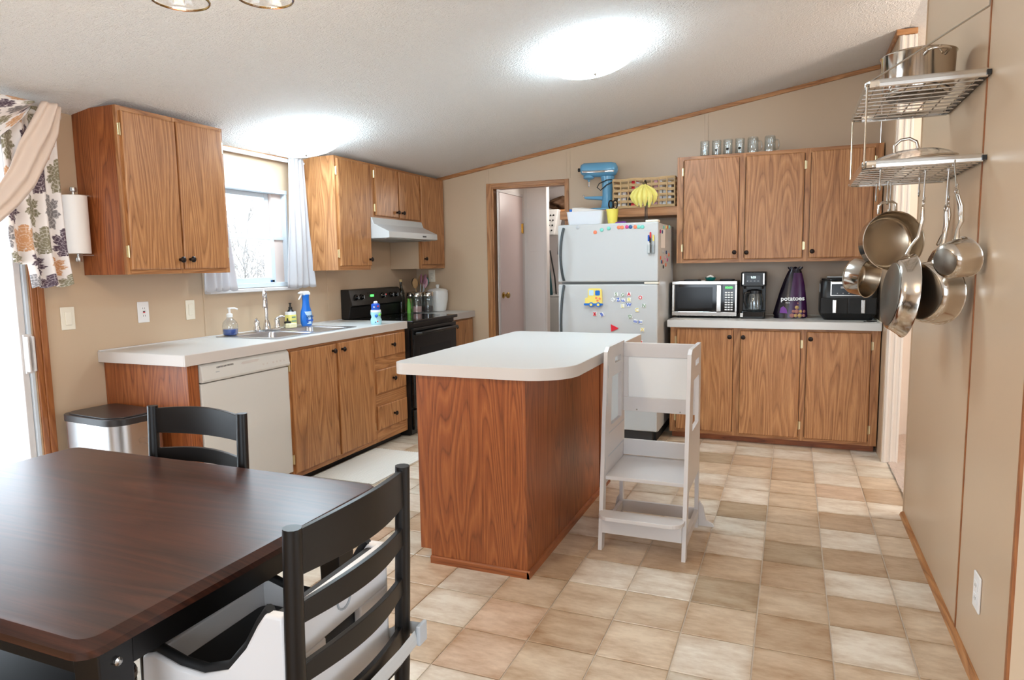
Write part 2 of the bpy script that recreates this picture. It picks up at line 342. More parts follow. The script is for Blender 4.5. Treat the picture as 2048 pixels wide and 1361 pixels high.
# right partition (near piece), far stub, hall wall, shell behind the camera
wall_right = build(B(3.96, 4.05, -3.671, -1.8255, 0, zc(4.0)), 'wall_right', 'wall_tan', org=(3.96, -2.7, 0)); struct(wall_right, 'near tan wall panel carrying the hanging pot rack', 'wall')
o = build(B(3.961, 4.045, -.79, 0, 0, zc(3.96)), 'wall_stub', 'wall_tan', org=(4, -.4, 0)); struct(o, 'short tan wall end closing off the right base cabinets', 'wall')
o = build(B(4.045, 6.6, 0, .09, 0, 2.76), 'wall_hall', 'wall_cream', org=(5, 0, 0)); struct(o, 'cream hall wall seen through the opening', 'wall')
o = build(B(6.6, 6.7, -3.2, .09, 0, 2.76), 'wall_hall_end', 'wall_cream', org=(6.6, 0, 0)); struct(o, 'cream hall end wall out past the carpet', 'wall')
fr = MB().box(-.12, 1.5, -8.7, -8.6, 0, 3.0).box(5.7, 8.1, -8.7, -8.6, 0, 3.0).box(1.5, 5.7, -8.7, -8.6, 0, .55).box(1.5, 5.7, -8.7, -8.6, 2.25, 3.0)
o = build(fr, 'wall_front', 'wall_tan', org=(3, -8.6, 0)); struct(o, 'tan wall behind the viewer with a wide opening added for daylight', 'wall')  # unseen opening, put in to let daylight reach the room
sd = MB().box(8.1, 8.2, -8.6, -6.9, 0, 2.9).box(8.1, 8.2, -3.5, .09, 0, 2.9).box(8.1, 8.2, -6.9, -3.5, 0, .5).box(8.1, 8.2, -6.9, -3.5, 2.2, 2.9)
o = build(sd, 'wall_far_side', 'wall_tan', org=(8.1, -4, 0)); struct(o, 'tan far side wall of the living area with an opening added for daylight', 'wall')  # opening out of view, added to bring in more daylight
# ---- ceiling (two slopes meeting at the ridge)
cb = MB(); T = .08
for x0, x1 in ((-.12, XR+.05), (XR+.05, 8.2)):
    cb.add([(x0,-8.7,zc(x0)),(x1,-8.7,zc(x1)),(x1,2.3,zc(x1)),(x0,2.3,zc(x0)),(x0,-8.7,zc(x0)+T),(x1,-8.7,zc(x1)+T),(x1,2.3,zc(x1)+T),(x0,2.3,zc(x0)+T)],
           [(3,2,1,0),(4,5,6,7),(0,1,5,4),(1,2,6,5),(2,3,7,6),(3,0,4,7)])
ceiling = build(cb, 'ceiling', 'ceiling_white', org=(0, 0, ZC0)); struct(ceiling, 'white textured ceiling sloping up to the right', 'ceiling')
for xs in (1.22, 2.44): # faint panel joints in the ceiling
    pass
# ---- panel joints on the walls (raised battens and thin seams)
def batten(par, mb, mat='wall_tan'): return build(mb, 'batten', mat, par, bevel=.0015)
for y in (-2.61, -1.385): batten(wall_left, B(0, .004, y-.006, y+.006, .92, 2.13))
for x, z0 in ((.775, 2.09), (1.553, 2.09)): batten(wall_back, B(x-.016, x+.016, -.005, 0, z0, zc(x)-.03))
for x in (2.716,): batten(wall_back, B(x-.014, x+.014, -.005, 0, 2.16, zc(x)-.03))
for y in (-3.052,): build(B(3.957, 3.96, y-.006, y+.006, .02, 2.7), 'seam', 'oak_edge', wall_right)
build(B(3.952, 3.96, -3.671, -3.655, 0, 2.7), 'corner_strip', 'oak_edge', wall_right); build(B(3.954, 4.052, -1.832, -1.8255, 0, 2.72), 'end_strip', 'wall_tan', wall_right)
# ---- trims
def trim(n, mb, mat, label, cat='trim', bevel=.003): return struct(build(mb, 'trim_%d' % n, mat, bevel=bevel), label, cat)
def crown(x0, x1, y0, y1, h=.032): # board under the sloping ceiling
    return MB().add([(x0,y0,zc(x0)-h),(x1,y0,zc(x1)-h),(x1,y1,zc(x1)-h),(x0,y1,zc(x0)-h),(x0,y0,zc(x0)),(x1,y0,zc(x1)),(x1,y1,zc(x1)),(x0,y1,zc(x0))],
           [(3,2,1,0),(4,5,6,7),(0,1,5,4),(1,2,6,5),(2,3,7,6),(3,0,4,7)])
trim(1, crown(.02, 3.94, -.016, 0), 'oak_h', 'long oak strip under the ceiling along the refrigerator wall')
trim(2, B(3.944, 3.961, -.79, 0, zc(3.95)-.035, zc(3.95)), 'oak_hy', 'short oak strip under the ceiling above the right cabinets')
trim(3, B(3.944, 4.06, -.806, -.79, zc(3.95)-.035, zc(3.95)), 'oak_h', 'oak cap strip across the end of the short wall')
trim(4, MB().box(0, .016, -2.69, -1.67, 2.10, 2.132), 'oak_hy', 'oak strip under the ceiling above the sink window')
trim(5, MB().box(.765, .815, -.014, 0, 0, 2.085).box(.815, .832, -.004, .09, 0, 2.05), 'oak', 'left oak casing of the laundry doorway')
trim(6, MB().box(1.518, 1.556, -.014, 0, 0, 2.085).box(1.518, 1.535, -.004, .09, 0, 2.05), 'oak', 'right oak casing of the laundry doorway')
trim(7, MB().box(.815, 1.518, -.014, 0, 2.047, 2.085).box(.832, 1.518, -.004, .09, 2.035, 2.05), 'oak_h', 'oak head casing across the laundry doorway')
# cream jamb casing on the end of the stub wall
jb = MB().box(3.966, 4.05, -.802, -.79, .0, zc(3.96)-.04).box(3.975, 3.990, -.812, -.802, 0, zc(3.96)-.04).box(4.012, 4.026, -.808, -.802, 0, zc(3.96)-.04).box(4.045, 4.06, -.806, .0, 0, zc(3.96)-.04)
trim(8, jb, 'wall_cream', 'cream painted jamb on the end of the short wall', 'jamb')
trim(9, MB().box(4.235, 4.30, -.02, 0, 0.02, 2.1).box(4.30, 4.95, -.02, 0, 2.04, 2.1), 'oak_edge', 'oak door casing on the cream hall wall')
bbr = build(MB().prism([(3.960, 0), (3.940, 0), (3.944, .012), (3.953, .02), (3.960, .022)], 'y', -3.671, -1.8255), 'baseboard_right', 'oak_hy'); struct(bbr, 'oak quarter round along the foot of the pot rack wall', 'baseboard')
trim(10, MB().box(0, .014, -3.655, -3.628, 0, 2.1).box(0, .02, -3.628, -3.595, 0, 2.1), 'oak_edge', 'oak casing beside the sliding glass door')
# ---- window over the sink
win = thing('window_1', 'white vinyl double hung window over the sink', 'window', (-.06, -2.18, 1.215), kind='structure')
y0, y1, z0, z1 = -2.545, -1.815, 1.215, 1.895
build(MB().box(-.12, .008, y0, y0+.03, z0+.03, z1-.028).box(-.12, .008, y1-.022, y1, z0+.03, z1-.028).box(-.12, .012, y0, y1, z1-.028, z1).box(-.12, .010, y0, y1, z0, z0+.03), 'frame', 'vinyl_white', win, bevel=.003)
def sash(name, za, zb, xa):
    s_ = build(MB().box(xa, xa+.03, y0+.03, y0+.07, za, zb).box(xa, xa+.03, y1-.16, y1-.12, za, zb).box(xa+.001, xa+.029, y0+.07, y1-.16, za, za+.035).box(xa+.001, xa+.029, y0+.07, y1-.16, zb-.03, zb), name, 'vinyl_white', win, bevel=.002)
    build(B(xa+.012, xa+.016, y0+.06, y1-.15, za+.03, zb-.02), 'pane', 'pane', s_)
sash('upper_sash', 1.545, z1-.028, -.085); sash('lower_sash', z0+.03, 1.575, -.05)
build(MB().box(-.05, -.02, y1-.12, y1-.022, 1.545, 1.565), 'meeting_rail', 'vinyl_white', win)
build(MB().box(-.118, -.03, y1-.119, y1-.021, z0+.028, z1-.026), 'side_jamb', 'siding', win)
build(MB().box(-.02, .05, -2.60, -1.775, 1.188, 1.212), 'sill', 'white_paint', win, bevel=.004)
build(B(-.045, -.02, -1.99, -1.95, 1.248, 1.262), 'latch', 'navy', win)
# ---- sliding glass door on the left
dr = thing('door_1', 'white framed sliding glass patio door at the dining end', 'door', (-.05, -4.6, 0), kind='structure')
build(MB().box(-.12, .0, -3.678, -3.66, .04, 2.0).box(-.12, 0, -5.52, -5.48, .04, 2.0).box(-.12, 0, -5.52, -3.66, 2.0, 2.06).box(-.12, 0, -5.52, -3.66, 0, .04), 'frame', 'vinyl_white', dr, bevel=.003)
lf = build(MB().box(-.05, -.012, -3.71, -3.679, .04, 2.0).box(-.05, -.012, -4.62, -4.58, .04, 2.0).box(-.05, -.012, -4.58, -3.71, .04, .14).box(-.05, -.012, -4.58, -3.71, 1.93, 2.0), 'sliding_leaf', 'white_paint', dr, bevel=.003)
build(B(-.034, -.029, -4.58, -3.71, .14, 1.93), 'pane', 'pane', lf)
lf2 = build(MB().box(-.1, -.06, -4.62, -4.58, .04, 2.0).box(-.1, -.06, -5.48, -5.44, .04, 2.0).box(-.1, -.06, -5.44, -4.62, .04, .14).box(-.1, -.06, -5.44, -4.62, 1.93, 2.0), 'fixed_leaf', 'white_paint', dr)
build(B(-.082, -.077, -5.44, -4.62, .14, 1.93), 'pane', 'pane', lf2)
hd = build(MB().box(-.012, .002, -3.700, -3.660, .855, 1.045).box(.002, .028, -3.700, -3.692, .865, 1.035).box(.002, .022, -3.674, -3.662, .865, 1.035), 'pull_handle', 'white_paint', lf, bevel=.003)
build(B(-.012, .008, -3.662, -3.655, .94, 1.0), 'latch', 'dark_grey', dr)
# ---- laundry hall behind the doorway
o = build(MB().box(.76, .86, .09, .70, 0, 2.3).box(.76, 1.10, .70, .78, 0, 2.3), 'wall_laundry', 'wall_white', org=(.9, .4, 0)); struct(o, 'pale wall boxing in the closet beyond the doorway', 'wall')
lw = o
for x in (.895, 1.09): build(B(x-.008, x+.008, .694, .70, 0, 2.3), 'batten', 'wall_white', lw, bevel=.002)
build(B(.90, 1.082, .690, .70, 0, 1.478), 'lower_panel', 'wall_white', lw, bevel=.003)
o = build(MB().box(-.05, 2.6, 1.98, 2.06, 0, 2.5).box(2.55, 2.6, .09, 1.98, 0, 2.5).box(-.05, 0, .09, 1.98, 0, 2.5), 'wall_laundry_far', 'hall_grey', org=(1, 1.98, 0)); struct(o, 'grey back wall of the laundry room', 'wall')
d2 = thing('door_2', 'flat mauve closet door with brass knob in the laundry hall', 'door', (.86, .33, 0), kind='structure')
plain('door_mauve', (196, 176, 172), .35)
lf = build(B(.862, .872, .045, .617, .012, 2.012), 'leaf', 'door_mauve', d2, bevel=.002)
build(MB().box(.861, .868, .005, .042, 0, 2.015).box(.861, .868, .62, .655, 0, 2.015).box(.861, .869, .005, .655, 2.015, 2.046), 'casing', 'hall_grey', d2, bevel=.002)
kb = build(MB().lathe([(.03, 0), (.03, .006), (.012, .012), (.012, .03), (.026, .04), (.029, .052), (.022, .062), (0.002, .064)], (.872, .10, 1.06), 'x', 20), 'knob', 'brass_gold', lf, smooth=40)
build(MB().lathe([(.008, -.05), (.008, .05)], (.878, .612, 1.705), 'z', 10).box(.871, .874, .585, .612, 1.66, 1.75), 'hinge', 'brass_gold', lf)
lm = bpy.data.lights.new('laundry_lamp', 'POINT'); lm.energy = 14; lm.color = (1, .93, .86); lm.shadow_soft_size = .12; lo = bpy.data.objects.new('laundry_lamp', lm); COL.objects.link(lo); lo.location = (1.5, 1.0, 2.05)
hm = bpy.data.lights.new('hall_lamp', 'POINT'); hm.energy = 45; hm.color = (1, .88, .76); hm.shadow_soft_size = .15; lo = bpy.data.objects.new('hall_lamp', hm); COL.objects.link(lo); lo.location = (5.2, -1.4, 2.3)
# laundry things
tag(build(MB().box(.62, 1.25, 1.35, 1.95, .02, .98).prism(rpoly(.62, 1.25, 1.35, 1.95, .03), 'z', .98, 1.0), 'washing_machine', 'appliance_white', bevel=.008), 'white washing machine glimpsed through the laundry doorway', 'washer')
tag(build(MB().box(.5, 1.5, 1.5, 1.96, 1.925, 1.95), 'wall_shelf', 'oak_h'), 'wooden shelf high in the laundry room', 'shelf')
def sack(u, v):
    a = u*2*pi; h = sin(pi*min(1, max(0, v)))**.5; k = 1+.22*sin(a*5+v*9)+.14*sin(a*9-v*14)
    return (.95+.16*h*k*cos(a), 1.68+.12*h*k*sin(a), 1.951+.15*v+.02*sin(a*3)*v)
tag(build(MB().grid(sack, 36, 12), 'folded_jacket', 'brown_leather', smooth=180), 'crumpled brown jacket piled on the laundry shelf', 'jacket')
bk = thing('laundry_basket', 'white plastic laundry basket with round holes hung below the laundry shelf', 'basket', (.87, 1.52, 1.67))
build(MB().hexa([(.79,1.44,1.67),(.93,1.44,1.67),(.93,1.6,1.67),(.79,1.6,1.67)], [(.78,1.42,1.95),(.985,1.42,1.95),(.985,1.62,1.95),(.78,1.62,1.95)]), 'body', 'white_plastic', bk, bevel=.012)
for i in range(4):
    for j in range(3):
        x = .83+.035*j+.01*i; z = 1.72+.055*i
        build(MB().lathe([(.009, 0), (.009, .004)], (x, 1.432-.005*i-.0025, z), 'y', 10), 'hole', 'black_matte', bk)
ib = thing('ironing_board', 'teal covered ironing board standing in the laundry', 'ironing board', (.87, 1.44, 1.001))
build(MB().prism([(.815, 1.002), (.915, 1.002), (.895, 1.2), (.865, 1.45), (.86, 1.62), (.835, 1.66), (.815, 1.6)], 'y', 1.40, 1.43), 'board', 'teal_dark', ib, bevel=.01, smooth=50)
build(MB().tube([(.875, 1.44, 1.5), (.93, 1.44, 1.2), (.945, 1.44, 1.01)], .008), 'leg', 'black_matte', ib)
tag(build(MB().prism([(.90, 1.45), (.945, 1.48), (.955, 1.62), (.91, 1.64)], 'y', 1.62, 1.7), 'dark_garment', 'black_matte', bevel=.01), 'dark garment hanging behind the ironing board', 'clothes')
# ---- outdoors
o = build(B(-14, -.121, -12, 8, -.5, -.35), 'ground_outside', 'outside_ground', org=(-5, -3, -.35)); struct(o, 'pale ground outside the windows', 'ground')
def shrub(x, y, h, seed, label):
    r = random.Random(seed); mb = MB(); 
    def br(p, d, l, rad, dep):
        q = p+d*l; mb.tube([p, (p+q)/2+Vector((r.uniform(-.03,.03), r.uniform(-.03,.03), 0)), q], [rad, rad*.8, rad*.6], 5)
        if dep:
            for _ in range(r.choice((2, 3, 3))):
                br(p+d*l*r.uniform(.45, 1), (d+Vector((r.uniform(-.9,.9), r.uniform(-.9,.9), r.uniform(-.3,.6)))).normalized(), l*r.uniform(.5, .8), rad*.66, dep-1)
    for _ in range(6): br(Vector((x+r.uniform(-.4,.4), y+r.uniform(-.4,.4), -.35)), Vector((r.uniform(-.35,.35), r.uniform(-.35,.35), 1)).normalized(), h*.44, .018, 5)
    tag(build(mb, 'bare_shrub', 'bark_pale', smooth=180, fix=False), label, 'shrub')
shrub(-2.4, .45, 2.6, 3, 'pale bare twiggy shrub outside the sink window'); shrub(-6.2, 4.6, 3.4, 5, 'taller bare shrub farther out beyond the sink window')
# ================================================================== cabinets
def mesh_of(mb, name, mat, smooth=None):
    me = bpy.data.meshes.new(name); me.from_pydata(mb.v, [], mb.f); me.materials.append(M[mat])
    bm = bmesh.new(); bm.from_mesh(me); bmesh.ops.recalc_face_normals(bm, faces=bm.faces); bm.to_mesh(me); bm.free()
    if smooth:
        for p in me.polygons: p.use_smooth = True
        me.set_sharp_from_angle(angle=RAD(smooth))
    return me
def inst(me, name, parent, wl):
    o = bpy.data.objects.new(name, me); COL.objects.link(o); o.parent = parent; o.location = Vector(wl)-worg(parent); return o
kp = [(.009, 0), (.007, .012), (.010, .017), (.0165, .022), (.0165, .026), (.012, .031), (.003, .033)]
KNOB = {'L': mesh_of(MB().lathe(kp, ax='x', n=16), 'knob', 'bronze', 40), 'R': mesh_of(MB().lathe([(r, -h) for r, h in kp], ax='y', n=16), 'knob', 'bronze', 40)}
HINGE = {'L': mesh_of(MB().box(0, .004, -.011, .011, -.028, .028).lathe([(.0045, -.03), (.0045, .03)], (.006, 0, 0), 'z', 8), 'hinge', 'brass', 40),
         'R': mesh_of(MB().box(-.011, .011, -.004, 0, -.028, .028).lathe([(.0045, -.03), (.0045, .03)], (0, -.006, 0), 'z', 8), 'hinge', 'brass', 40)}
def P(fr, u, n, z): return (n, u, z) if fr == 'L' else (u, -n, z)
def cabinet(label, fr, u0, u1, dep, z0, z1, stiles, rails, doors, name='wall_cabinet', toe=None, body='oak', dmat='oak', side=None, th=.017, top=None):
    t = thing(name, label, 'cabinet', P(fr, (u0+u1)/2, dep/2, 0 if toe else z0))
    f = dep-.018
    build(fb(fr, u0, u1, .003, f, z0, top or z1), 'body', side or body, t)
    hm = 'oak_hy' if fr == 'L' else 'oak_h'
    for a, b in stiles: build(fb(fr, a, b, f, dep, z0, z1), 'stile', body, t, bevel=.001)
    for a, b, c, d in rails: build(fb(fr, a, b, f, dep-.0006, c, d), 'rail', hm, t)
    if toe: build(fb(fr, u0+.01, u1-.01, .003, dep-toe[0], 0, z0), 'toe_kick', toe[1] if len(toe) > 1 else 'oak_red_y', t)
    for d in doors:
        kind = d.get('kind', 'door')
        ch = .006; a, b, c, e = d['u'][0], d['u'][1], d['z'][0], d['z'][1]
        mb = MB()
        q0 = [P(fr, a, dep, c), P(fr, b, dep, c), P(fr, b, dep, e), P(fr, a, dep, e)]
        q1 = [P(fr, a, dep+th-.004, c), P(fr, b, dep+th-.004, c), P(fr, b, dep+th-.004, e), P(fr, a, dep+th-.004, e)]
        q2 = [P(fr, a+ch, dep+th, c+ch), P(fr, b-ch, dep+th, c+ch), P(fr, b-ch, dep+th, e-ch), P(fr, a+ch, dep+th, e-ch)]
        mb.add(q0+q1+q2, [(3,2,1,0),(0,1,5,4),(1,2,6,5),(2,3,7,6),(3,0,4,7),(4,5,9,8),(5,6,10,9),(6,7,11,10),(7,4,8,11),(8,9,10,11)])
        o = build(mb, kind, d.get('mat', dmat), t)
        if 'knob' in d: inst(KNOB[fr], 'knob', o, P(fr, d['knob'][0], dep+th, d['knob'][1]))
        if d.get('hinge'):
            hu = a-.006 if d['hinge'] < 0 else b+.006
            hz = d.get('hz', .09)
            for zz in (c+hz, e-hz): inst(HINGE[fr], 'hinge', o, P(fr, hu, dep, zz))
    return t
D = .314
# upper left cabinet
cabinet('oak wall cabinet with two doors beside the patio door curtain', 'L', -3.371, -2.698, D, 1.322, 2.147, [(-3.371, -3.345), (-3.045, -3.025), (-2.725, -2.698)], [(-3.345, -2.725, 2.118, 2.147), (-3.345, -2.725, 1.322, 1.352)],
        [dict(u=(-3.352, -3.040), z=(1.346, 2.122), hinge=-1, knob=(-3.062, 1.396)), dict(u=(-3.029, -2.719), z=(1.348, 2.126), hinge=1, knob=(-2.995, 1.398))], side='oak_red')
cabinet('tall single door oak wall cabinet next to the window curtain', 'L', -1.66, -1.242, D, 1.322, 2.147, [(-1.66, -1.635), (-1.262, -1.242)], [(-1.635, -1.262, 2.118, 2.147), (-1.635, -1.262, 1.322, 1.36)],
        [dict(u=(-1.640, -1.243), z=(1.354, 2.13), hinge=-1, knob=(-1.275, 1.402))])
cabinet('short two door oak wall cabinet above the range hood', 'L', -1.241, -.462, D, 1.732, 2.147, [(-1.241, -1.16), (-.826, -.806), (-.478, -.462)], [(-1.16, -.478, 2.118, 2.147), (-1.16, -.478, 1.732, 1.758)],
        [dict(u=(-1.158, -.826), z=(1.748, 2.13), hinge=-1, knob=(-.858, 1.79), hz=.06), dict(u=(-.808, -.476), z=(1.744, 2.13), hinge=1, knob=(-.775, 1.79), hz=.06)])
c3 = cabinet('narrow oak wall cabinet in the corner right of the range hood', 'L', -.461, -.004, D, 1.322, 2.147, [(-.461, -.43), (-.045, -.004)], [(-.43, -.045, 2.118, 2.147), (-.43, -.045, 1.322, 1.365)],
        [dict(u=(-.447, -.036), z=(1.36, 2.132), hinge=1, knob=(-.415, 1.41))], side='wall_tan')
# left base run
BD = .596
cabinet('oak sink base cabinet with two doors and three drawers', 'L', -2.572, -1.2325, BD, .055, .862, [(-2.572, -2.552), (-2.118, -2.096), (-1.70, -1.655), (-1.25, -1.2325)],
        [(-2.552, -1.70, .055, .098), (-2.552, -1.70, .83, .862), (-1.655, -1.25, .055, .165), (-1.655, -1.25, .31, .43), (-1.655, -1.25, .575, .695), (-1.655, -1.25, .82, .862)],
        [dict(u=(-2.558, -2.121), z=(.088, .842), hinge=-1, knob=(-2.16, .80)), dict(u=(-2.098, -1.692), z=(.088, .845), hinge=1, knob=(-2.06, .80)),
         dict(u=(-1.665, -1.253), z=(.683, .842), knob=(-1.445, .762), kind='drawer'), dict(u=(-1.66, -1.253), z=(.417, .592), knob=(-1.445, .508), kind='drawer'), dict(u=(-1.655, -1.25), z=(.148, .324), knob=(-1.445, .238), kind='drawer')],
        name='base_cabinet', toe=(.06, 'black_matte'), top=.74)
cabinet('small oak base cabinet in the corner beyond the range', 'L', -.455, -.004, BD, .055, .862, [(-.455, -.43), (-.04, -.004)], [(-.43, -.04, .055, .1), (-.43, -.04, .82, .862)],
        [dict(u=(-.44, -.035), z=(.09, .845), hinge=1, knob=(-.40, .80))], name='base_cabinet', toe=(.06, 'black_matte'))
ep = thing('end_panel', 'red oak end panel closing the counter run beside the dishwasher', 'panel', (.3, -3.28, 0))
build(B(.003, .578, -3.305, -3.292, 0, .863), 'panel', 'oak_red', ep, bevel=.001)
build(B(.578, .598, -3.306, -3.262, 0, .863), 'stile', 'oak_red', ep, bevel=.0015); build(B(.56, .596, -3.260, -3.236, 0, .863), 'stile', 'oak_red', ep, bevel=.0015)
# ---- dishwasher
dw = thing('dishwasher', 'bisque white built in dishwasher under the counter', 'dishwasher', (.3, -2.9, 0))
build(B(.02, .575, -3.23, -2.576, .1, .86), 'body', 'dark_grey', dw); build(B(.05, .54, -3.22, -2.58, 0, .1), 'toe_panel', 'black_matte', dw)
build(B(.575, .603, -3.23, -2.576, .105, .757), 'door', 'appliance_bisque', dw, bevel=.006)
cpn = build(MB().prism([(.575, .762), (.612, .762), (.618, .775), (.610, .842), (.598, .858), (.575, .858)], 'y', -3.23, -2.576), 'control_panel', 'appliance_bisque', dw, bevel=.004)
build(MB().prism([(-2.96, .828), (-2.945, .836), (-2.84, .838), (-2.82, .832), (-2.84, .824), (-2.945, .822)], 'x', .607, .613), 'latch_recess', 'laminate_edge', cpn)
vs = MB()
for i in range(14): vs.box(.608, .6122, -3.13+i*.0085, -3.126+i*.0085, .826+i*.0002, .835+i*.0002)
build(vs, 'vent_slots', 'dark_grey', cpn)
for i in range(3): build(B(.612, .6145, -3.14, -3.115, .79+i*.008, .794+i*.008), 'badge_bar', 'grey_print', cpn)
for i, y in enumerate((-2.80, -2.77, -2.72, -2.69, -2.66, -2.63)): build(B(.613, .6155, y, y+.012, .796, .806), 'button', 'laminate_edge', cpn); 
# ---- worktops
SX0, SX1, SY0, SY1 = .068, .545, -2.60, -1.79      # sink cut-out (rim outside)
ct = thing('countertop', 'long white laminate worktop holding the sink', 'countertop', (.31, -2.28, .863))
zt, zb = .92, .863
build(MB().box(.002, SX0+.02, -3.33, -1.2325, zb, zt).box(SX1-.02, .612, -3.33, -1.2325, zb, zt).box(SX0+.02, SX1-.02, -3.33, SY0+.02, zb, zt).box(SX0+.02, SX1-.02, SY1-.02, -1.2325, zb, zt), 'slab', 'laminate_white', ct)
build(MB().box(.612, .622, -3.336, -1.231, zb, zt-.0008), 'front_edge', 'laminate_edge', ct, bevel=.0015); build(B(.002, .612, -3.336, -3.33, zb, zt-.0008), 'end_edge', 'laminate_edge', ct, bevel=.001)
build(B(.002, .014, -3.332, -1.2325, zt, zt+.006), 'caulk_strip', 'white_paint', ct)
ct = thing('countertop', 'short white worktop in the corner beyond the range', 'countertop', (.31, -.23, .863))
build(B(.002, .612, -.457, -.003, zb, zt), 'slab', 'laminate_white', ct); build(B(.612, .622, -.457, -.003, zb, zt-.0008), 'front_edge', 'laminate_edge', ct, bevel=.0015)
# ---- right wall cabinets, base and worktop
cabinet('wide oak wall cabinet with three doors carrying glass mugs', 'R', 2.54, 3.953, .333, 1.335, 2.1476, [(2.54, 2.585), (3.0, 3.04), (3.452, 3.488), (3.90, 3.953)], [(2.585, 3.90, 2.115, 2.1476), (2.585, 3.90, 1.335, 1.372)],
        [dict(u=(2.594, 2.996), z=(1.362, 2.124), hinge=-1, knob=(2.975, 1.412)), dict(u=(3.046, 3.446), z=(1.360, 2.120), hinge=1, knob=(3.062, 1.408)), dict(u=(3.492, 3.895), z=(1.360, 2.122), hinge=1, knob=(3.513, 1.407))])
cabinet('wide oak base cabinet with three doors under the microwave counter', 'R', 2.542, 3.953, .596, .052, .859, [(2.542, 2.585), (3.0, 3.045), (3.455, 3.49), (3.90, 3.953)], [(2.585, 3.90, .83, .859), (2.585, 3.90, .052, .085)],
        [dict(u=(2.592, 2.996), z=(.078, .848), hinge=-1, knob=(2.974, .794)), dict(u=(3.048, 3.45), z=(.075, .842), hinge=1, knob=(3.068, .794)), dict(u=(3.494, 3.895), z=(.076, .842), hinge=1, knob=(3.516, .793))],
        name='base_cabinet', toe=(.06, 'oak_red_x'))
ct = thing('countertop', 'white worktop under the microwave and coffee maker', 'countertop', (3.24, -.32, .8595))
build(B(2.525, 3.953, -.627, -.003, .8595, .9131), 'slab', 'laminate_white', ct); build(B(2.523, 3.954, -.636, -.627, .8595, .9125), 'front_edge', 'laminate_white', ct, bevel=.0015)
build(B(2.525, 3.953, -.012, -.003, .9131, .92), 'caulk_strip', 'plate_almond', ct); build(B(3.945, 3.953, -.63, -.012, .9131, .92), 'caulk_strip', 'plate_almond', ct)
# ---- shelf above the refrigerator
tag(build(B(1.57, 2.539, -.30, -.003, 1.714, 1.780), 'over_fridge_shelf', 'oak_h', bevel=.001), 'oak shelf board above the refrigerator', 'shelf')
# ---- range hood
hd = thing('range_hood', 'white range hood below the short oak cabinet', 'range hood', (.25, -.85, 1.56))
build(MB().prism([(.003, 1.731), (.335, 1.731), (.355, 1.68), (.49, 1.618), (.492, 1.57), (.47, 1.566), (.003, 1.566)], 'y', -1.24, -.463), 'shell', 'appliance_white', hd, bevel=.003)
build(MB().box(.06, .44, -1.20, -.50, 1.5595, 1.5662), 'filter', 'gasket_grey', hd); build(B(.4885, .4925, -.72, -.66, 1.586, 1.598), 'switch', 'dark_grey', hd)
# ---- range
rg = thing('range', 'black electric range with glass cooktop and rear control panel', 'range', (.33, -.84, 0)); Y0, Y1 = -1.226, -.463
build(B(.03, .63, Y0, Y1, .02, .895), 'body', 'black_satin', rg)
build(MB().box(.02, .672, Y0, Y1, .895, .922), 'cooktop', 'black_gloss', rg, bevel=.006)
od = build(B(.63, .662, Y0+.012, Y1-.012, .225, .862), 'oven_door', 'black_gloss', rg, bevel=.008)
build(B(.662, .664, Y0+.12, Y1-.12, .36, .70), 'oven_window', 'glass_dark', od)
build(MB().tube([(.66, Y0+.06, .815), (.70, Y0+.07, .82), (.705, (Y0+Y1)/2, .822), (.70, Y1-.07, .82), (.66, Y1-.06, .815)], [.014]*5, 10), 'oven_handle', 'black_satin', od, smooth=60)
build(B(.63, .655, Y0+.012, Y1-.012, .05, .212), 'drawer', 'black_gloss', rg, bevel=.006); build(B(.06, .6, Y0+.02, Y1-.02, 0, .03), 'plinth', 'black_matte', rg)
bg_ = build(MB().prism([(.004, .922), (.075, .922), (.095, 1.02), (.118, 1.03), (.085, 1.155), (.07, 1.163), (.004, 1.163)], 'y', Y0, Y1), 'backguard', 'black_satin', rg, bevel=.004)
def onguard(y, z): return (.118-(z-1.03)*.033/.125, y, z)
for y in (-1.155, -1.078, -.765, -.632, -.558):
    p = onguard(y, 1.098); k = build(MB().lathe([(.024, -.004), (.024, .006), (.018, .010), (.016, .024), (.012, .028), (.001, .029)], p, 'x', 18), 'knob', 'black_gloss', bg_, smooth=40)
    build(B(p[0]+.022, p[0]+.0305, y-.003, y+.003, 1.086, 1.112), 'pointer', 'grey_mag', k)
p = onguard(-.91, 1.10); build(MB().hexa([(p[0]-.002+.004, -.985, 1.07),(p[0]+.002+.004, -.985, 1.07),(p[0]+.006, -.84, 1.07),(p[0]+.002, -.84, 1.07)], [(p[0]-.010, -.985, 1.13),(p[0]-.006, -.985, 1.13),(p[0]-.006, -.84, 1.13),(p[0]-.010, -.84, 1.13)]), 'display_panel', 'glass_dark', bg_)
build(B(p[0]-.002, p[0]+.005, -.95, -.90, 1.094, 1.112), 'lit_display', 'led_green', bg_, bevel=.003)
build(MB().ball(onguard(-.705, 1.105), .004, 8, 6), 'indicator', 'led_red', bg_); build(B(.108, .113, -1.13, -1.09, 1.036, 1.042), 'badge', 'grey_print', bg_)
for cx, cy, r in ((.24, -1.03, .09), (.24, -.66, .075), (.48, -1.03, .075), (.48, -.66, .105)): build(MB().lathe([(r, .9221), (r, .9225), (r-.003, .9225), (r-.003, .9221)], (cx, cy, 0), 'z', 40, False), 'burner_ring', 'dark_grey', rg)
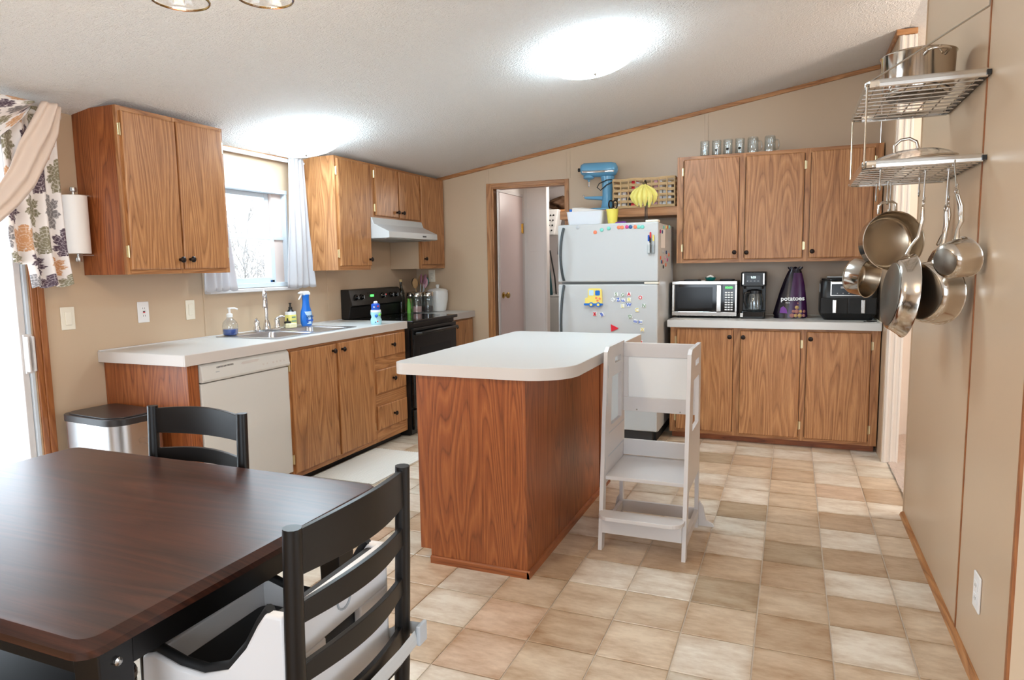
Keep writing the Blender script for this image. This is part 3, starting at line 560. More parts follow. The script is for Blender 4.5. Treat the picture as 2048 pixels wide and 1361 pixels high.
# ---- refrigerator
FX0, FX1, FY = 1.7475, 2.498, -.8925
fg = thing('refrigerator', 'white top freezer refrigerator covered in magnets', 'refrigerator', (2.12, -.55, 0))
build(B(FX0+.004, FX1-.004, -.815, -.2, .09, 1.628), 'body', 'appliance_white', fg, bevel=.006)
build(MB().box(FX0+.02, FX1-.02, -.80, -.22, .015, .09), 'base', 'black_matte', fg); build(B(FX0+.04, FX1-.04, -.86, -.80, .03, .095), 'kick_grille', 'dark_grey', fg)
for x in (FX0+.04, FX1-.04): build(MB().lathe([(.02, 0), (.02, .03)], (x, -.84, 0), 'z', 12), 'foot', 'black_matte', fg)
fz = build(B(FX0, FX1, FY, -.828, 1.207, 1.632), 'freezer_door', 'appliance_white', fg, bevel=.009); fd = build(B(FX0, FX1, FY, -.828, .105, 1.190), 'fridge_door', 'appliance_white', fg, bevel=.009)
build(B(FX0+.01, FX1-.01, -.828, -.815, .12, 1.62), 'gasket', 'gasket_grey', fg)
def fhandle(par, za, zb, flip):
    pts = []; n = 12
    for i in range(n+1):
        k = i/n; z = za+(zb-za)*k; b = sin(pi*k)**.6 if 0 < k < 1 else 0
        pts.append((1.796-.012*sin(pi*k), FY-.006-.042*b, z))
    build(MB().tube(pts, [(.013, .010)]*(n+1), 10, flat=(0, 1, 0)), 'handle', 'handle_grey', par, smooth=60)
fhandle(fz, 1.216, 1.606, 0); fhandle(fd, .60, 1.183, 1)
build(B(2.40, 2.50, FY-.002, -.83, 1.192, 1.205), 'hinge_plate', 'plate_almond', fg); build(MB().prism(rpoly(2.40, 2.495, -.88, -.80, .015), 'z', 1.632, 1.648), 'hinge_cover', 'plate_almond', fg, bevel=.004)
build(B(2.395, 2.445, FY-.0012, FY+.001, 1.568, 1.574), 'badge', 'grey_mag', fz)
# ---- island
il = thing('kitchen_island', 'freestanding red oak kitchen island with an overhanging white top', 'island', (2.1, -2.5, 0))
build(MB().prism([(1.847, .062), (1.90, .062), (1.90, .0), (2.356, .0), (2.356, .862), (1.847, .862)], 'y', -3.196, -3.180), 'end_panel', 'oak_red', il, bevel=.0015)
build(B(1.90, 2.356, -3.18, -1.80, .0, .862), 'body', 'oak_red', il); build(B(1.85, 1.90, -3.18, -1.80, .062, .862), 'door_side', 'oak', il)
build(B(2.356, 2.368, -3.196, -2.02, .0, .862), 'side_panel', 'oak_red', il, bevel=.0012); build(B(2.356, 2.372, -2.0, -1.80, .0, .862), 'side_panel', 'oak_red', il, bevel=.0012)
build(MB().prism([(2.368, 0), (2.380, 0), (2.379, .018), (2.374, .03), (2.368, .032)], 'y', -3.206, -1.80), 'base_molding', 'oak_red_y', il); build(MB().prism([(-3.196, 0), (-3.206, 0), (-3.206, .028), (-3.200, .034), (-3.196, .034)], 'x', 1.90, 2.38), 'base_molding', 'oak_red_x', il)
tp = build(MB().prism(rpoly(1.735, 2.548, -3.213, -1.708, [.06, .20, .02, .05], 8), 'z', .8635, .9135), 'worktop', 'laminate_white', il)
poly = rpoly(1.733, 2.55, -3.215, -1.706, [.06, .20, .02, .05], 8); n = len(poly); inner = rpoly(1.7355, 2.5475, -3.2125, -1.7085, [.058, .198, .018, .048], 8)
eb = MB(); eb.add([(x, y, .8625) for x, y in poly]+[(x, y, .9128) for x, y in poly]+[(x, y, .9128) for x, y in inner]+[(x, y, .8625) for x, y in inner], [(i, (i+1) % n, n+(i+1) % n, n+i) for i in range(n)]+[(n+i, n+(i+1) % n, 2*n+(i+1) % n, 2*n+i) for i in range(n)]+[(3*n+i, 3*n+(i+1) % n, (i+1) % n, i) for i in range(n)])
build(eb, 'edge_band', 'laminate_edge', tp, smooth=30)
# ---- toddler tower
tw = thing('toddler_tower', 'white wooden toddler tower standing against the island', 'step stool', (2.77, -2.55, 0))
def sidep(x0, x1, nm):
    # outline in (y,z): front edge leans, opening under the platform, window and hand slot cut out -> built from strips
    fy = lambda z: -2.805+.115*z/.93
    out = MB()
    def q(ya, yb, yc, yd, za, zb): out.hexa([(x0, ya, za), (x1, ya, za), (x1, yb, za), (x0, yb, za)], [(x0, yc, zb), (x1, yc, zb), (x1, yd, zb), (x0, yd, zb)])
    R_ = -2.34
    q(fy(0), fy(0)+.05, fy(.30), fy(.30)+.052, 0, .30)          # front leg
    q(R_-.032, R_, R_-.032, R_, 0, .30)                         # rear leg
    q(fy(.055)+.045, R_-.03, fy(.10)+.047, R_-.03, .055, .095)  # low rail
    q(fy(.30), R_, fy(.56), R_, .30, .56)                       # solid panel
    q(fy(.56), -2.628, fy(.795), -2.600, .56, .795); q(-2.405, R_, -2.405, R_, .56, .795)
    q(fy(.795), R_, fy(.853), R_, .795, .853)
    q(fy(.853), -2.545, fy(.882), -2.542, .853, .882); q(-2.42, R_, -2.42, R_, .853, .882)
    q(fy(.882), R_, fy(.925), R_, .882, .925); q(fy(.925)+.0, R_, fy(.925)+.035, R_-.004, .925, .945)
    return build(out, nm, 'white_paint', tw)
sl_ = sidep(2.572, 2.590, 'side_panel'); sr_ = sidep(2.957, 2.975, 'side_panel')
for o, xx in ((sl_, 2.5902), (sr_, 2.9568)): # slots with dowel grooves
    for ya, za, yb, zb in ((-2.665, .53, -2.35, .53), (-2.68, .42, -2.35, .42)): build(B(xx-.0006, xx+.0006, ya, yb, za-.003, za+.003), 'groove', 'grey_mag', o)
    for za in (.83, .70, .40, .29): build(B(xx-.0006, xx+.0006, -2.805+.115*za/.93+.018, -2.805+.115*za/.93+.024, za-.03, za+.03), 'slot', 'grey_mag', o)
bp = build(MB().box(2.59, 2.957, -2.362, -2.345, .862, .935).box(2.59, 2.957, -2.362, -2.345, .578, .652).box(2.59, 2.615, -2.362, -2.345, .652, .862).box(2.932, 2.957, -2.362, -2.345, .652, .862), 'back_frame', 'white_paint', tw, bevel=.002)
build(B(2.612, 2.935, -2.353, -2.348, .645, .868), 'back_panel', 'white_plastic', bp)
build(B(2.59, 2.957, -2.36, -2.345, .345, .428), 'back_rail', 'white_paint', tw, bevel=.002)
build(B(2.5905, 2.9565, -2.735, -2.345, .322, .340), 'platform', 'white_paint', tw, bevel=.002)
build(MB().prism(rpoly(2.578, 2.968, -2.865, -2.765, [.06, .06, .0, .0], 6), 'z', .168, .186), 'step', 'white_paint', tw, bevel=.002)
build(B(2.5905, 2.9565, -2.80, -2.784, .085, .168), 'front_apron', 'white_paint', tw); build(B(2.59, 2.957, -2.37, -2.355, .04, .10), 'rear_brace', 'white_paint', tw)
for s_ in (-1, 1):
    x = 2.966 if s_ > 0 else 2.581
    build(MB().prism([(x, 0), (x+s_*.085, 0), (x+s_*.08, .012), (x+s_*.045, .03), (x+s_*.03, .10), (x+s_*.01, .13), (x, .13)], 'y', -2.338, -2.32), 'stabiliser', 'white_paint', tw)
for x in (2.66, 2.88): build(MB().lathe([(.004, -.001), (.004, .001)], (x, -2.3628, .588), 'y', 10), 'screw', 'screw', tw)
# ---- ribbed mat on the floor by the sink
def ribs(u, v): return (.56+.46*u, -2.36+.72*v, .0065+.0035*abs(sin(pi*26*u)))
mt = MB().grid(ribs, 104, 2); mt.box(.56, 1.02, -2.36, -1.64, .0005, .0062)
tag(build(mt, 'floor_mat', 'mat_cream', fix=False), 'cream ribbed mat on the floor before the sink cabinet', 'mat')
# ---- trash can
tc = thing('trash_can', 'stainless steel step trash can with black lid beside the end panel', 'trash can', (.285, -3.482, 0), rz=RAD(-5))
rp = lambda g: rpoly(-.21-g, .21+g, -.14-g, .14+g, [.06, .09, .07, .04], 8)
build(MB().prism(rp(0), 'z', .012, .612), 'body', 'steel_brushed', tc, smooth=40, world=False); build(MB().prism(rp(.004), 'z', .612, .645), 'lid', 'lid_black', tc, smooth=40, bevel=.003, world=False)
build(MB().prism(rp(-.012), 'z', .645, .650), 'lid_panel', 'lid_black', tc, world=False, bevel=.002); build(MB().prism(rp(-.004), 'z', 0, .012), 'base_ring', 'black_matte', tc, world=False); build(B(-.03, .05, -.185, -.14, .012, .03), 'pedal', 'steel', tc, world=False, bevel=.004)
# ================================================================== lamps
def dome(x, y, label):
    t = thing('ceiling_light', label, 'ceiling light', (x, y, zc(x)-.125), group='round ceiling lights'); z = zc(x)
    k = Matrix.Translation((x, y, z)) @ Matrix.Rotation(-math.atan(SL), 4, 'Y')
    build(MB().lathe([(.16, 0), (.16, -.036), (.15, -.038)], n=40).xf(k), 'mounting_pan', 'white_paint', t, smooth=40)
    pr_ = [(.24*cos(a), -.042-.078*sin(a)) for a in [pi/2*i/9 for i in range(9)]]+[(.002, -.12)]
    build(MB().lathe([(.15, -.034), (.225, -.034)]+pr_, n=48).xf(k), 'dome_shade', 'lamp_dome', t, smooth=60)
    build(MB().lathe([(.009, -.118), (.010, -.126), (.006, -.134), (.001, -.138)], n=12).xf(k), 'finial', 'nickel', t, smooth=50)
dome(2.335, -2.05, 'round glowing dome light above the kitchen island'); dome(.43, -2.13, 'round glowing dome light above the sink window')
CHZ = .125
ch = thing('chandelier', 'warm glass shaded chandelier hanging above the dining table', 'chandelier', (1.98, -4.44, 1.9+.125)); CX, CY = 1.98, -4.44
build(MB().lathe([(.012, 2.2450), (.03, 2.2250), (.03, 2.2050), (.015, 2.1750), (.022, 2.1450), (.004, 2.1150)], (CX, CY, 0), 'z', 16).tube([(CX, CY, 2.2250), (CX, CY, zc(CX))], .006), 'stem', 'nickel', ch, smooth=40)
for i in range(5):
    a = RAD(-70+72*i); dx, dy = cos(a), sin(a)
    ar = build(MB().tube([(CX+dx*.02, CY+dy*.02, 2.1750), (CX+dx*.10, CY+dy*.10, 2.1450), (CX+dx*.18, CY+dy*.18, 2.1750), (CX+dx*.20, CY+dy*.20, 2.2150)], .006), 'arm', 'nickel', ch, smooth=60)
    sx, sy = CX+dx*.20, CY+dy*.20
    sh_ = build(MB().lathe([(.025, 2.2150), (.045, 2.1950), (.058, 2.1550), (.070, 2.0900), (.074, 2.0700), (.071, 2.0700), (.067, 2.0900), (.055, 2.1550), (.042, 2.1910), (.024, 2.2110)], (sx, sy, 0), 'z', 28, False), 'glass_shade', 'glass', ar, smooth=60)
    build(MB().lathe([(.0745, 2.0690), (.0765, 2.0720), (.0745, 2.0750), (.072, 2.0720)], (sx, sy, 0), 'z', 28, False), 'rim', 'brass_gold', ar, smooth=60)
    build(MB().ball((sx, sy, 2.1550), .022, 12, 8), 'bulb', 'bulb_warm', ar, smooth=180)
lc = bpy.data.lights.new('chandelier_glow', 'POINT'); lc.energy = LAMP_CHAND*5; lc.color = (1, .80, .58); lc.shadow_soft_size = .12
lo = bpy.data.objects.new('chandelier_glow', lc); COL.objects.link(lo); lo.location = (CX, CY, 2.03)
# ================================================================== sink and things on the left counter
def loft(loops, cap0=False, cap1=True):
    mb = MB(); n = len(loops[0]); vs = [p for l in loops for p in l]
    fs = [(j*n+i, j*n+(i+1) % n, (j+1)*n+(i+1) % n, (j+1)*n+i) for j in range(len(loops)-1) for i in range(n)]
    if cap1: fs.append(tuple((len(loops)-1)*n+i for i in range(n)))
    if cap0: fs.append(tuple(range(n))[::-1])
    return mb.add(vs, fs)
def ring(x0, x1, y0, y1, r, z, k=6): return [(x, y, z) for x, y in rpoly(x0, x1, y0, y1, r, k)]
sk = thing('sink', 'double bowl stainless steel sink set in the long worktop', 'sink', (.31, -2.19, .74))
b1, b2 = (.165, .50, -2.555, -2.215), (.165, .50, -2.155, -1.835)
build(MB().box(SX0, .165, SY0, SY1, .921, .926).box(.50, SX1, SY0, SY1, .921, .926).box(.165, .50, SY0, -2.555, .921, .926).box(.165, .50, -2.215, -2.155, .921, .926).box(.165, .50, -1.835, SY1, .921, .926), 'rim', 'sink_steel', sk)
for b in (b1, b2): build(loft([ring(*b, .002, .9255), ring(b[0]+.004, b[1]-.004, b[2]+.004, b[3]-.004, .04, .918), ring(b[0]+.015, b[1]-.015, b[2]+.015, b[3]-.015, .06, .79), ring(b[0]+.04, b[1]-.04, b[2]+.04, b[3]-.04, .06, .765)]), 'bowl', 'sink_steel', sk, smooth=50)
fa = thing('faucet', 'chrome gooseneck faucet with two lever handles at the sink', 'faucet', (.118, -2.20, .926))
build(MB().prism(rpoly(.09, .15, -2.32, -2.09, .028), 'z', .926, .94), 'deck_plate', 'chrome', fa, bevel=.003)
sp = build(MB().lathe([(.026, .94), (.024, .96), (.018, .985), (.014, 1.0)], (.118, -2.205, 0), 'z', 18), 'spout_base', 'chrome', fa, smooth=50)
pts = [(.118, -2.205, 1.0), (.118, -2.205, 1.10)]+[(.118+.055*.62*(1-cos(a)), -2.205-.055*.78*(1-cos(a)), 1.13+.055*sin(a)*1.15) for a in [pi*i/10 for i in range(11)]]+[(.186, -2.291, 1.09)]
build(MB().tube(pts, .0115, 12), 'spout', 'chrome', sp, smooth=60); build(MB().lathe([(.015, 1.085), (.016, 1.10), (.015, 1.115)], (.186, -2.291, 0), 'z', 14), 'aerator', 'chrome', sp, smooth=50)
for y in (-2.30, -2.11):
    h = build(MB().lathe([(.024, .94), (.022, .955), (.016, .97), (.019, .985), (.015, 1.0), (.006, 1.008)], (.12, y, 0), 'z', 16), 'valve', 'chrome', fa, smooth=50)
    build(MB().tube([(.12, y, 1.004), (.14, y+(.02 if y > -2.2 else -.02), 1.016), (.155, y+(.045 if y > -2.2 else -.045), 1.012)], [.006, .0075, .004], 8), 'lever', 'chrome', h, smooth=60)
sd_ = thing('soap_dispenser', 'clear glass soap pump half full of blue liquid', 'soap dispenser', (.125, -2.535, .926))
Zs = .926
build(MB().lathe([(.040, 0), (.046, .01), (.047, .06), (.042, .085), (.024, .105), (.017, .112), (.017, .118)], (.125, -2.535, Zs), 'z', 24), 'bottle', 'clear_plastic', sd_, smooth=50)
build(MB().lathe([(.036, .004), (.043, .012), (.0435, .042)], (.125, -2.535, Zs), 'z', 24), 'blue_soap', 'dish_blue', sd_, smooth=50)
build(MB().lathe([(.019, .116), (.019, .136), (.012, .14), (.007, .142), (.007, .165), (.010, .167), (.010, .176)], (.125, -2.535, Zs), 'z', 16).tube([(.125, -2.535, Zs+.172), (.15, -2.515, Zs+.172), (.165, -2.505, Zs+.164)], .005), 'pump', 'white_plastic', sd_, smooth=50)
sb = thing('soap_bottle', 'yellow labelled hand soap bottle with black pump', 'soap bottle', (.075, -1.915, .926))
build(MB().prism(rpoly(.05, .10, -1.955, -1.875, .018), 'z', .926, 1.035), 'bottle', 'white_plastic', sb, bevel=.004); build(MB().prism(rpoly(.0485, .1015, -1.9565, -1.8735, .018), 'z', .931, 1.012), 'label', 'soap_yellow', sb)
build(MB().lathe([(.026, 1.035), (.018, 1.046), (.013, 1.05), (.013, 1.068), (.006, 1.07), (.006, 1.088), (.010, 1.09), (.010, 1.098)], (.075, -1.915, 0), 'z', 14).tube([(.075, -1.915, 1.094), (.09, -1.935, 1.095), (.10, -1.945, 1.088)], .004), 'pump', 'black_satin', sb, smooth=50)
build(MB().box(.1012, .1022, -1.935, -1.895, .990, 1.0).box(.1012, .1022, -1.94, -1.89, .962, .972), 'label_print', 'green_pale', sb) 
sy = thing('spray_bottle', 'blue dish spray bottle with white trigger behind the sink', 'spray bottle', (.12, -1.80, .926))
prof = [((.026, .046), 0), ((.030, .056), .02), ((.030, .058), .06), ((.026, .052), .10), ((.019, .036), .14), ((.017, .030), .18), ((.018, .034), .215), ((.018, .036), .225)]
build(loft([[(.12+a*cos(2*pi*i/24), -1.80+b*sin(2*pi*i/24), .926+h) for i in range(24)] for (a, b), h in prof], True), 'bottle', 'spray_blue', sy, smooth=60)
build(MB().prism([(-1.836, 1.148), (-1.764, 1.148), (-1.764, 1.165), (-1.78, 1.176), (-1.84, 1.176), (-1.868, 1.166), (-1.864, 1.158), (-1.842, 1.158)], 'x', .105, .135), 'trigger_head', 'white_plastic', sy, bevel=.003); build(MB().tube([(.12, -1.842, 1.156), (.12, -1.858, 1.135), (.12, -1.876, 1.118)], [.006, .006, .004], 8), 'trigger', 'white_plastic', sy)
build(loft([[(.12+(.0305)*cos(a)*1.005, -1.80+.0585*sin(a)*.8, .926+.058+.045*q) for a in [pi*(-.5+k/12) for k in range(13)]] for q in (-1, -.4, .4, 1)], False, False), 'label', 'label_pale', sy, smooth=180, fix=False)
text('DAWN', .024, (.1512, -1.80, .992), 'L', 'navy', sy, bold=.0006); build(B(.1495, .1515, -1.835, -1.765, .958, .970), 'label_band', 'blue', sy)
tag(build(MB().prism(rpoly(.115, .165, -2.03, -1.95, .015), 'z', .9265, .958), 'sponge', 'sponge', bevel=.006), 'pale sponge resting on the sink rim', 'sponge')
bs = thing('dish_brush', 'clear soap dispensing dish scrubber with black top by the faucet', 'scrubber', (.11, -2.0, .926))
build(MB().lathe([(.026, .926), (.03, .935), (.03, .95), (.02, .958)], (.105, -1.985, 0), 'z', 18), 'base', 'clear_plastic', bs, smooth=50); build(MB().lathe([(.024, .958), (.024, .97), (.006, .974), (.005, .992), (.001, .993)], (.105, -1.985, 0), 'z', 16), 'knob', 'black_satin', bs, smooth=50)
sc_ = thing('toddler_bottle', 'aqua toddler drink bottle with blue patterned cap on the worktop', 'bottle', (.55, -1.55, .92))
build(MB().lathe([(.036, .92), (.040, .93), (.041, .955), (.033, .975), (.040, 1.0), (.040, 1.012)], (.55, -1.55, 0), 'z', 22), 'body', 'aqua_pale', sc_, smooth=60); build(MB().lathe([(.037, 1.012), (.038, 1.02), (.036, 1.028)], (.55, -1.55, 0), 'z', 22), 'collar', 'white_plastic', sc_, smooth=60)
build(MB().lathe([(.031, 1.028), (.032, 1.04), (.032, 1.068), (.022, 1.074)], (.55, -1.55, 0), 'z', 20), 'cap', 'blue', sc_, smooth=50)
for dy in (-.008, .010): build(MB().ball((.55, -1.55+dy, 1.082), .010, 10, 6, (1, 1, 1.2)), 'spout', 'white_plastic', sc_, smooth=180)
for a, z, m in ((-.9, .985, 'spray_blue'), (-.2, .995, 'lime'), (-1.3, 1.05, 'white_plastic'), (-.5, 1.055, 'red'), (-.7, .945, 'red'), (-1.1, .94, 'navy')): build(MB().ball((.55+.037*cos(a), -1.55+.037*sin(a), z), .012 if z < 1.02 and z > .97 else .006, 8, 6), 'print', m, sc_)
# ---- things in the range corner
cn = thing('canister', 'white ceramic lidded canister in the corner of the worktop', 'canister', (.30, -.135, .92))
build(MB().lathe([(.065, .92), (.075, .925), (.082, .96), (.095, 1.03), (.097, 1.09), (.094, 1.10), (.094, 1.108)], (.30, -.135, 0), 'z', 32), 'jar', 'ceramic', cn, smooth=50); build(MB().lathe([(.096, 1.108), (.096, 1.116), (.08, 1.128), (.03, 1.136), (.012, 1.14), (.016, 1.155), (.018, 1.165), (.012, 1.172), (.001, 1.174)], (.30, -.135, 0), 'z', 32), 'lid', 'ceramic', cn, smooth=50)
def jar(x, y, content, label, utens):
    t = thing('storage_jar', label, 'jar', (x, y, .92))
    build(MB().lathe([(.048, .922), (.05, .928), (.05, 1.07), (.048, 1.072), (.046, 1.07), (.046, .928)], (x, y, 0), 'z', 24), 'glass', 'clear_plastic', t, smooth=50)
    z = .93
    for m, h in content: build(MB().lathe([(.044, z), (.044, z+h)], (x, y, 0), 'z', 20), 'filling', m, t, smooth=50); z += h
    build(MB().lathe([(.052, 1.072), (.052, 1.105), (.044, 1.112)], (x, y, 0), 'z', 20), 'metal_lid', 'steel', t, smooth=50)
jar(.225, -.395, [('salt_pink', .05)], 'steel topped jar with pink salt behind the range', None); jar(.30, -.32, [('pepper', .05)], 'steel topped jar with peppercorns beside the canister', None); jar(.125, -.325, [('pasta', .12)], 'steel topped jar of yellow pasta behind the spice jars', None)
ub = thing('utensil_crock', 'dark crock full of wooden and silicone utensils', 'utensil holder', (.11, -.16, .92))
build(MB().lathe([(.052, .922), (.055, .93), (.055, 1.09), (.051, 1.09), (.05, .93)], (.11, -.16, 0), 'z', 22), 'crock', 'black_satin', ub, smooth=50)
for i, (dy, dx, h, m, w_) in enumerate(((-.14, .02, 1.20, 'wood_spoon', .026), (.0, .03, 1.24, 'mauve', .022), (.03, .06, 1.235, 'mauve', .020), (.06, .05, 1.20, 'pink', .026), (.10, .04, 1.205, 'teal', .026), (.12, -.02, 1.225, 'wood_spoon', .024), (-.06, -.02, 1.20, 'black_satin', .022))):
    q = (.11+dx, -.16+dy*.7, h); p = (.11+dx*.2, -.16+dy*.2, .96)
    u_ = build(MB().tube([p, q], .005, 6), 'utensil', m if m in ('wood_spoon',) else 'grey_mag', ub); 
    d_ = (Vector(q)-Vector(p)).normalized(); k = Matrix.Translation(Vector(q)-d_*.015) @ d_.to_track_quat('Z', 'Y').to_matrix().to_4x4()
    build(MB().ball((0, 0, 0), 1, 12, 8, (w_*1.25, .008, .05)).xf(k @ Matrix.Rotation(RAD(50), 4, 'Z')), 'head', m, u_, smooth=180)
ob_ = thing('oil_bottle', 'dark oil bottle with a cork behind the range panel', 'bottle', (.08, -.425, .92))
build(MB().lathe([(.03, .92), (.032, .93), (.032, 1.10), (.024, 1.13), (.012, 1.15), (.012, 1.205)], (.08, -.425, 0), 'z', 18), 'bottle', 'oil_dark', ob_, smooth=50); build(MB().lathe([(.013, 1.205), (.014, 1.225), (.002, 1.226)], (.08, -.425, 0), 'z', 14), 'cork', 'cork', ob_, smooth=50)
tag(build(MB().lathe([(.018, .92), (.018, 1.0), (.01, 1.04), (.012, 1.05), (.001, 1.055)], (.16, -.43, 0), 'z', 14), 'green_bottle', 'lime', smooth=50), 'slim green bottle standing by the cooktop edge', 'bottle')
# ---- wall plates
def plate(fr, u, z, w_, h, mat, label, kind):
    n0 = .0
    t = thing('light_switch' if kind == 'switch' else 'outlet', label, 'light switch' if kind == 'switch' else 'outlet', P(fr, u, .0, z-h/2))
    build(fb(fr, u-w_/2, u+w_/2, n0+.0005, n0+.007, z-h/2, z+h/2), 'plate', mat, t, bevel=.003)
    if kind == 'switch': build(fb(fr, u-.017, u+.017, n0+.007, n0+.012, z-.034, z+.034), 'rocker', mat, t, bevel=.003)
    else:
        for s_ in (-1, 1):
            r_ = build(fb(fr, u-.017, u+.017, n0+.007, n0+.009, z+s_*.021-.015, z+s_*.021+.015), 'receptacle', mat, t, bevel=.002)
            for q in (-.006, .006): build(fb(fr, u+q-.001, u+q+.001, n0+.0088, n0+.0094, z+s_*.021-.004, z+s_*.021+.005), 'slot', 'dark_grey', r_)
        if kind == 'gfci': build(fb(fr, u-.006, u+.006, .009, .0115, z-.004, z+.001), 'reset_button', 'red', t); build(fb(fr, u-.006, u+.006, .009, .0115, z+.002, z+.006), 'test_button', 'dark_grey', t)
    return t
plate('L', -3.48, 1.106, .072, .116, 'plate_almond', 'almond rocker switch on the wall beside the patio door casing', 'switch'); plate('L', -3.046, 1.108, .072, .118, 'plate_white', 'white outlet with red reset button above the worktop', 'gfci'); plate('L', -2.722, 1.10, .066, .118, 'plate_almond', 'almond rocker switch near the sink window', 'switch')
ot = plate('L', -3.32, .278, .075, .118, 'plate_white', 'white outlet low on the pot rack wall', 'outlet'); ot.rotation_euler = (0, 0, pi); ot.location = (3.96, -3.32, .219)
plate('R', .17, 1.25, .07, .115, 'plate_almond', 'almond outlet on the wall above the ceramic canister', 'outlet')
# ---- paper towel holder on the side of the wall cabinet
pt = thing('paper_towel_holder', 'white paper towel roll on a metal rod beside the wall cabinet', 'paper towels', (.075, -3.447, 1.40))
build(MB().lathe([(.02, 1.43), (.058, 1.43), (.058, 1.715), (.02, 1.715)], (.075, -3.447, 0), 'z', 32), 'roll', 'paper', pt, smooth=40)
build(MB().lathe([(.007, 1.405), (.007, 1.735)], (.075, -3.447, 0), 'z', 10).lathe([(.014, 1.735), (.016, 1.74), (.014, 1.755), (.002, 1.757)], (.075, -3.447, 0), 'z', 14).lathe([(.014, 1.39), (.016, 1.395), (.014, 1.41)], (.075, -3.447, 0), 'z', 14), 'rod', 'nickel', pt, smooth=50)
for z in (1.72, 1.422): build(B(.065, .085, -3.45, -3.3715, z-.003, z+.003), 'bracket', 'nickel', pt)
# ================================================================== curtains
cr = thing('curtain_rod', 'white curtain rod above the sink window', 'curtain rod', (.07, -2.2, 2.09))
build(MB().box(.05, .064, -2.69, -1.69, 2.085, 2.112), 'rod', 'white_paint', cr, bevel=.004)
for y in (-2.69, -1.69): build(MB().box(.0, .064, y-.004, y+.004, 2.085, 2.112).lathe([(.008, 0), (.008, .012)], (.062, y+.0, 2.098), 'x', 10), 'bracket', 'white_paint', cr)
def drape(y0t, y1t, y0b, y1b, zt_, zb_, folds, amp, x0):
    def f(u, v):
        y = (y0t+(y1t-y0t)*u)*(1-v)+(y0b+(y1b-y0b)*u)*v
        return (x0+amp*sin(u*folds*2*pi+v*1.2)*(.5+.5*v)+.01*sin(v*5+u*9)*v, y, zt_+(zb_-zt_)*v+.006*sin(u*folds*2*pi)*v)
    return f
tag(build(MB().grid(drape(-1.86, -1.70, -1.935, -1.645, 2.122, 1.205, 4, .012, .078), 60, 30), 'window_curtain', 'curtain_white', smooth=180, solid=.002, fix=False), 'white sheer curtain hanging between the window and the tall wall cabinet', 'curtain')
tag(build(MB().grid(drape(-2.66, -2.52, -2.695, -2.445, 2.122, 1.208, 4, .012, .10), 60, 30), 'window_curtain', 'curtain_white', smooth=180, solid=.002, fix=False), 'white sheer curtain peeking below the cabinet with two doors', 'curtain')
# ---- damask valance at the patio door
PAL = [(78, 58, 72), (128, 122, 122), (132, 124, 98), (206, 152, 106)]
def damask(y, z):
    P_ = .118; H_ = .135; row = math.floor(z/H_); yy = y+(.5*P_ if row % 2 else 0); col = math.floor(yy/P_); ly = (yy/P_-col-.5)*2; lz = (z/H_-row-.5)*2
    k = PAL[(col*2+row*3+(col//2)) % 4]; r = math.hypot(ly*1.0, lz*.86); a = math.atan2(ly, lz)
    edge = .52+.36*abs(cos(a*3.5))**.8+.05*cos(a*21)+.06*cos(2*a); base = (240, 232, 228)
    if r < edge:
        vein = abs(sin(a*8+r*3)) < .22 or abs(((r*5) % 1)-.5) < .10 and r > .25
        if vein: return tuple(.55*p+.45*q for p, q in zip(base, k))
        return k
    if abs(ly) < .07 and abs(lz) > .8: return k
    return base
def cloth(fn, nu, nv, name, parent, cfn, mat='damask'):
    o = build(MB().grid(fn, nu, nv), name, mat, parent, smooth=180, solid=.003, fix=False)
    if cfn:
        a = o.data.color_attributes.new('print', 'FLOAT_COLOR', 'POINT'); i = 0
        for j in range(nv+1):
            for q in range(nu+1):
                a.data[i].color = srgb(*cfn(q/nu, j/nv)); i += 1
    return o
va = thing('valance', 'damask print valance with beige swag over the patio door', 'valance', (.15, -3.7, 1.27))
def lerp(pts, t_):
    x = t_*(len(pts)-1); i = min(int(x), len(pts)-2); f = x-i; return [a+(b-a)*f for a, b in zip(pts[i], pts[i+1])]
tl_, tr_ = [(-3.80, 2.10), (-3.80, 1.75), (-3.81, 1.5), (-3.79, 1.27)], [(-3.553, 2.10), (-3.560, 1.80), (-3.556, 1.45), (-3.540, 1.275)]
def tailf(u, v):
    a = lerp(tl_, v); b = lerp(tr_, v); y = a[0]+(b[0]-a[0])*u; z = a[1]+(b[1]-a[1])*u
    if u < .28: z = max(z, 1.385+.0*u)
    return (.13+.03*sin(u*3.2*2*pi+.6)*(.35+.65*v), y, z+.008*sin(u*20)*v)
cloth(tailf, 110, 330, 'tail', va, lambda u, v: damask(u*.34+.02, 2.1-v*.83))
def swagd(u, v): # damask field above the beige turn-back, drooping to the left
    y = -3.67-1.65*u; zl = 2.09-.55*sin(min(1, u*1.35)*pi/2)**.8-.1*u; return (.165+.02*sin(v*6+u*4), y, 2.115+(zl-2.115)*v)
cloth(swagd, 260, 110, 'swag', va, lambda u, v: damask(u*1.65+.05, 2.1-v*.62))
upc = [(-3.66, 2.11), (-3.725, 2.0), (-3.78, 1.91), (-3.83, 1.79), (-3.90, 1.68), (-4.1, 1.48), (-4.5, 1.40), (-4.9, 1.38)]; loc_ = [(-3.575, 2.10), (-3.60, 1.97), (-3.655, 1.85), (-3.72, 1.725), (-3.80, 1.63), (-4.05, 1.40), (-4.5, 1.22), (-4.9, 1.2)]
def scarf(u, v):
    a = lerp(upc, v); b = lerp(loc_, v); return (.215+.03*sin(pi*u)+.010*sin(u*14+v*5), a[0]+(b[0]-a[0])*u, a[1]+(b[1]-a[1])*u)
cloth(scarf, 30, 60, 'beige_turnback', va, None, 'beige_satin')
vr = thing('curtain_rod', 'thick white curtain rod end above the patio door', 'curtain rod', (.12, -4.5, 2.07))
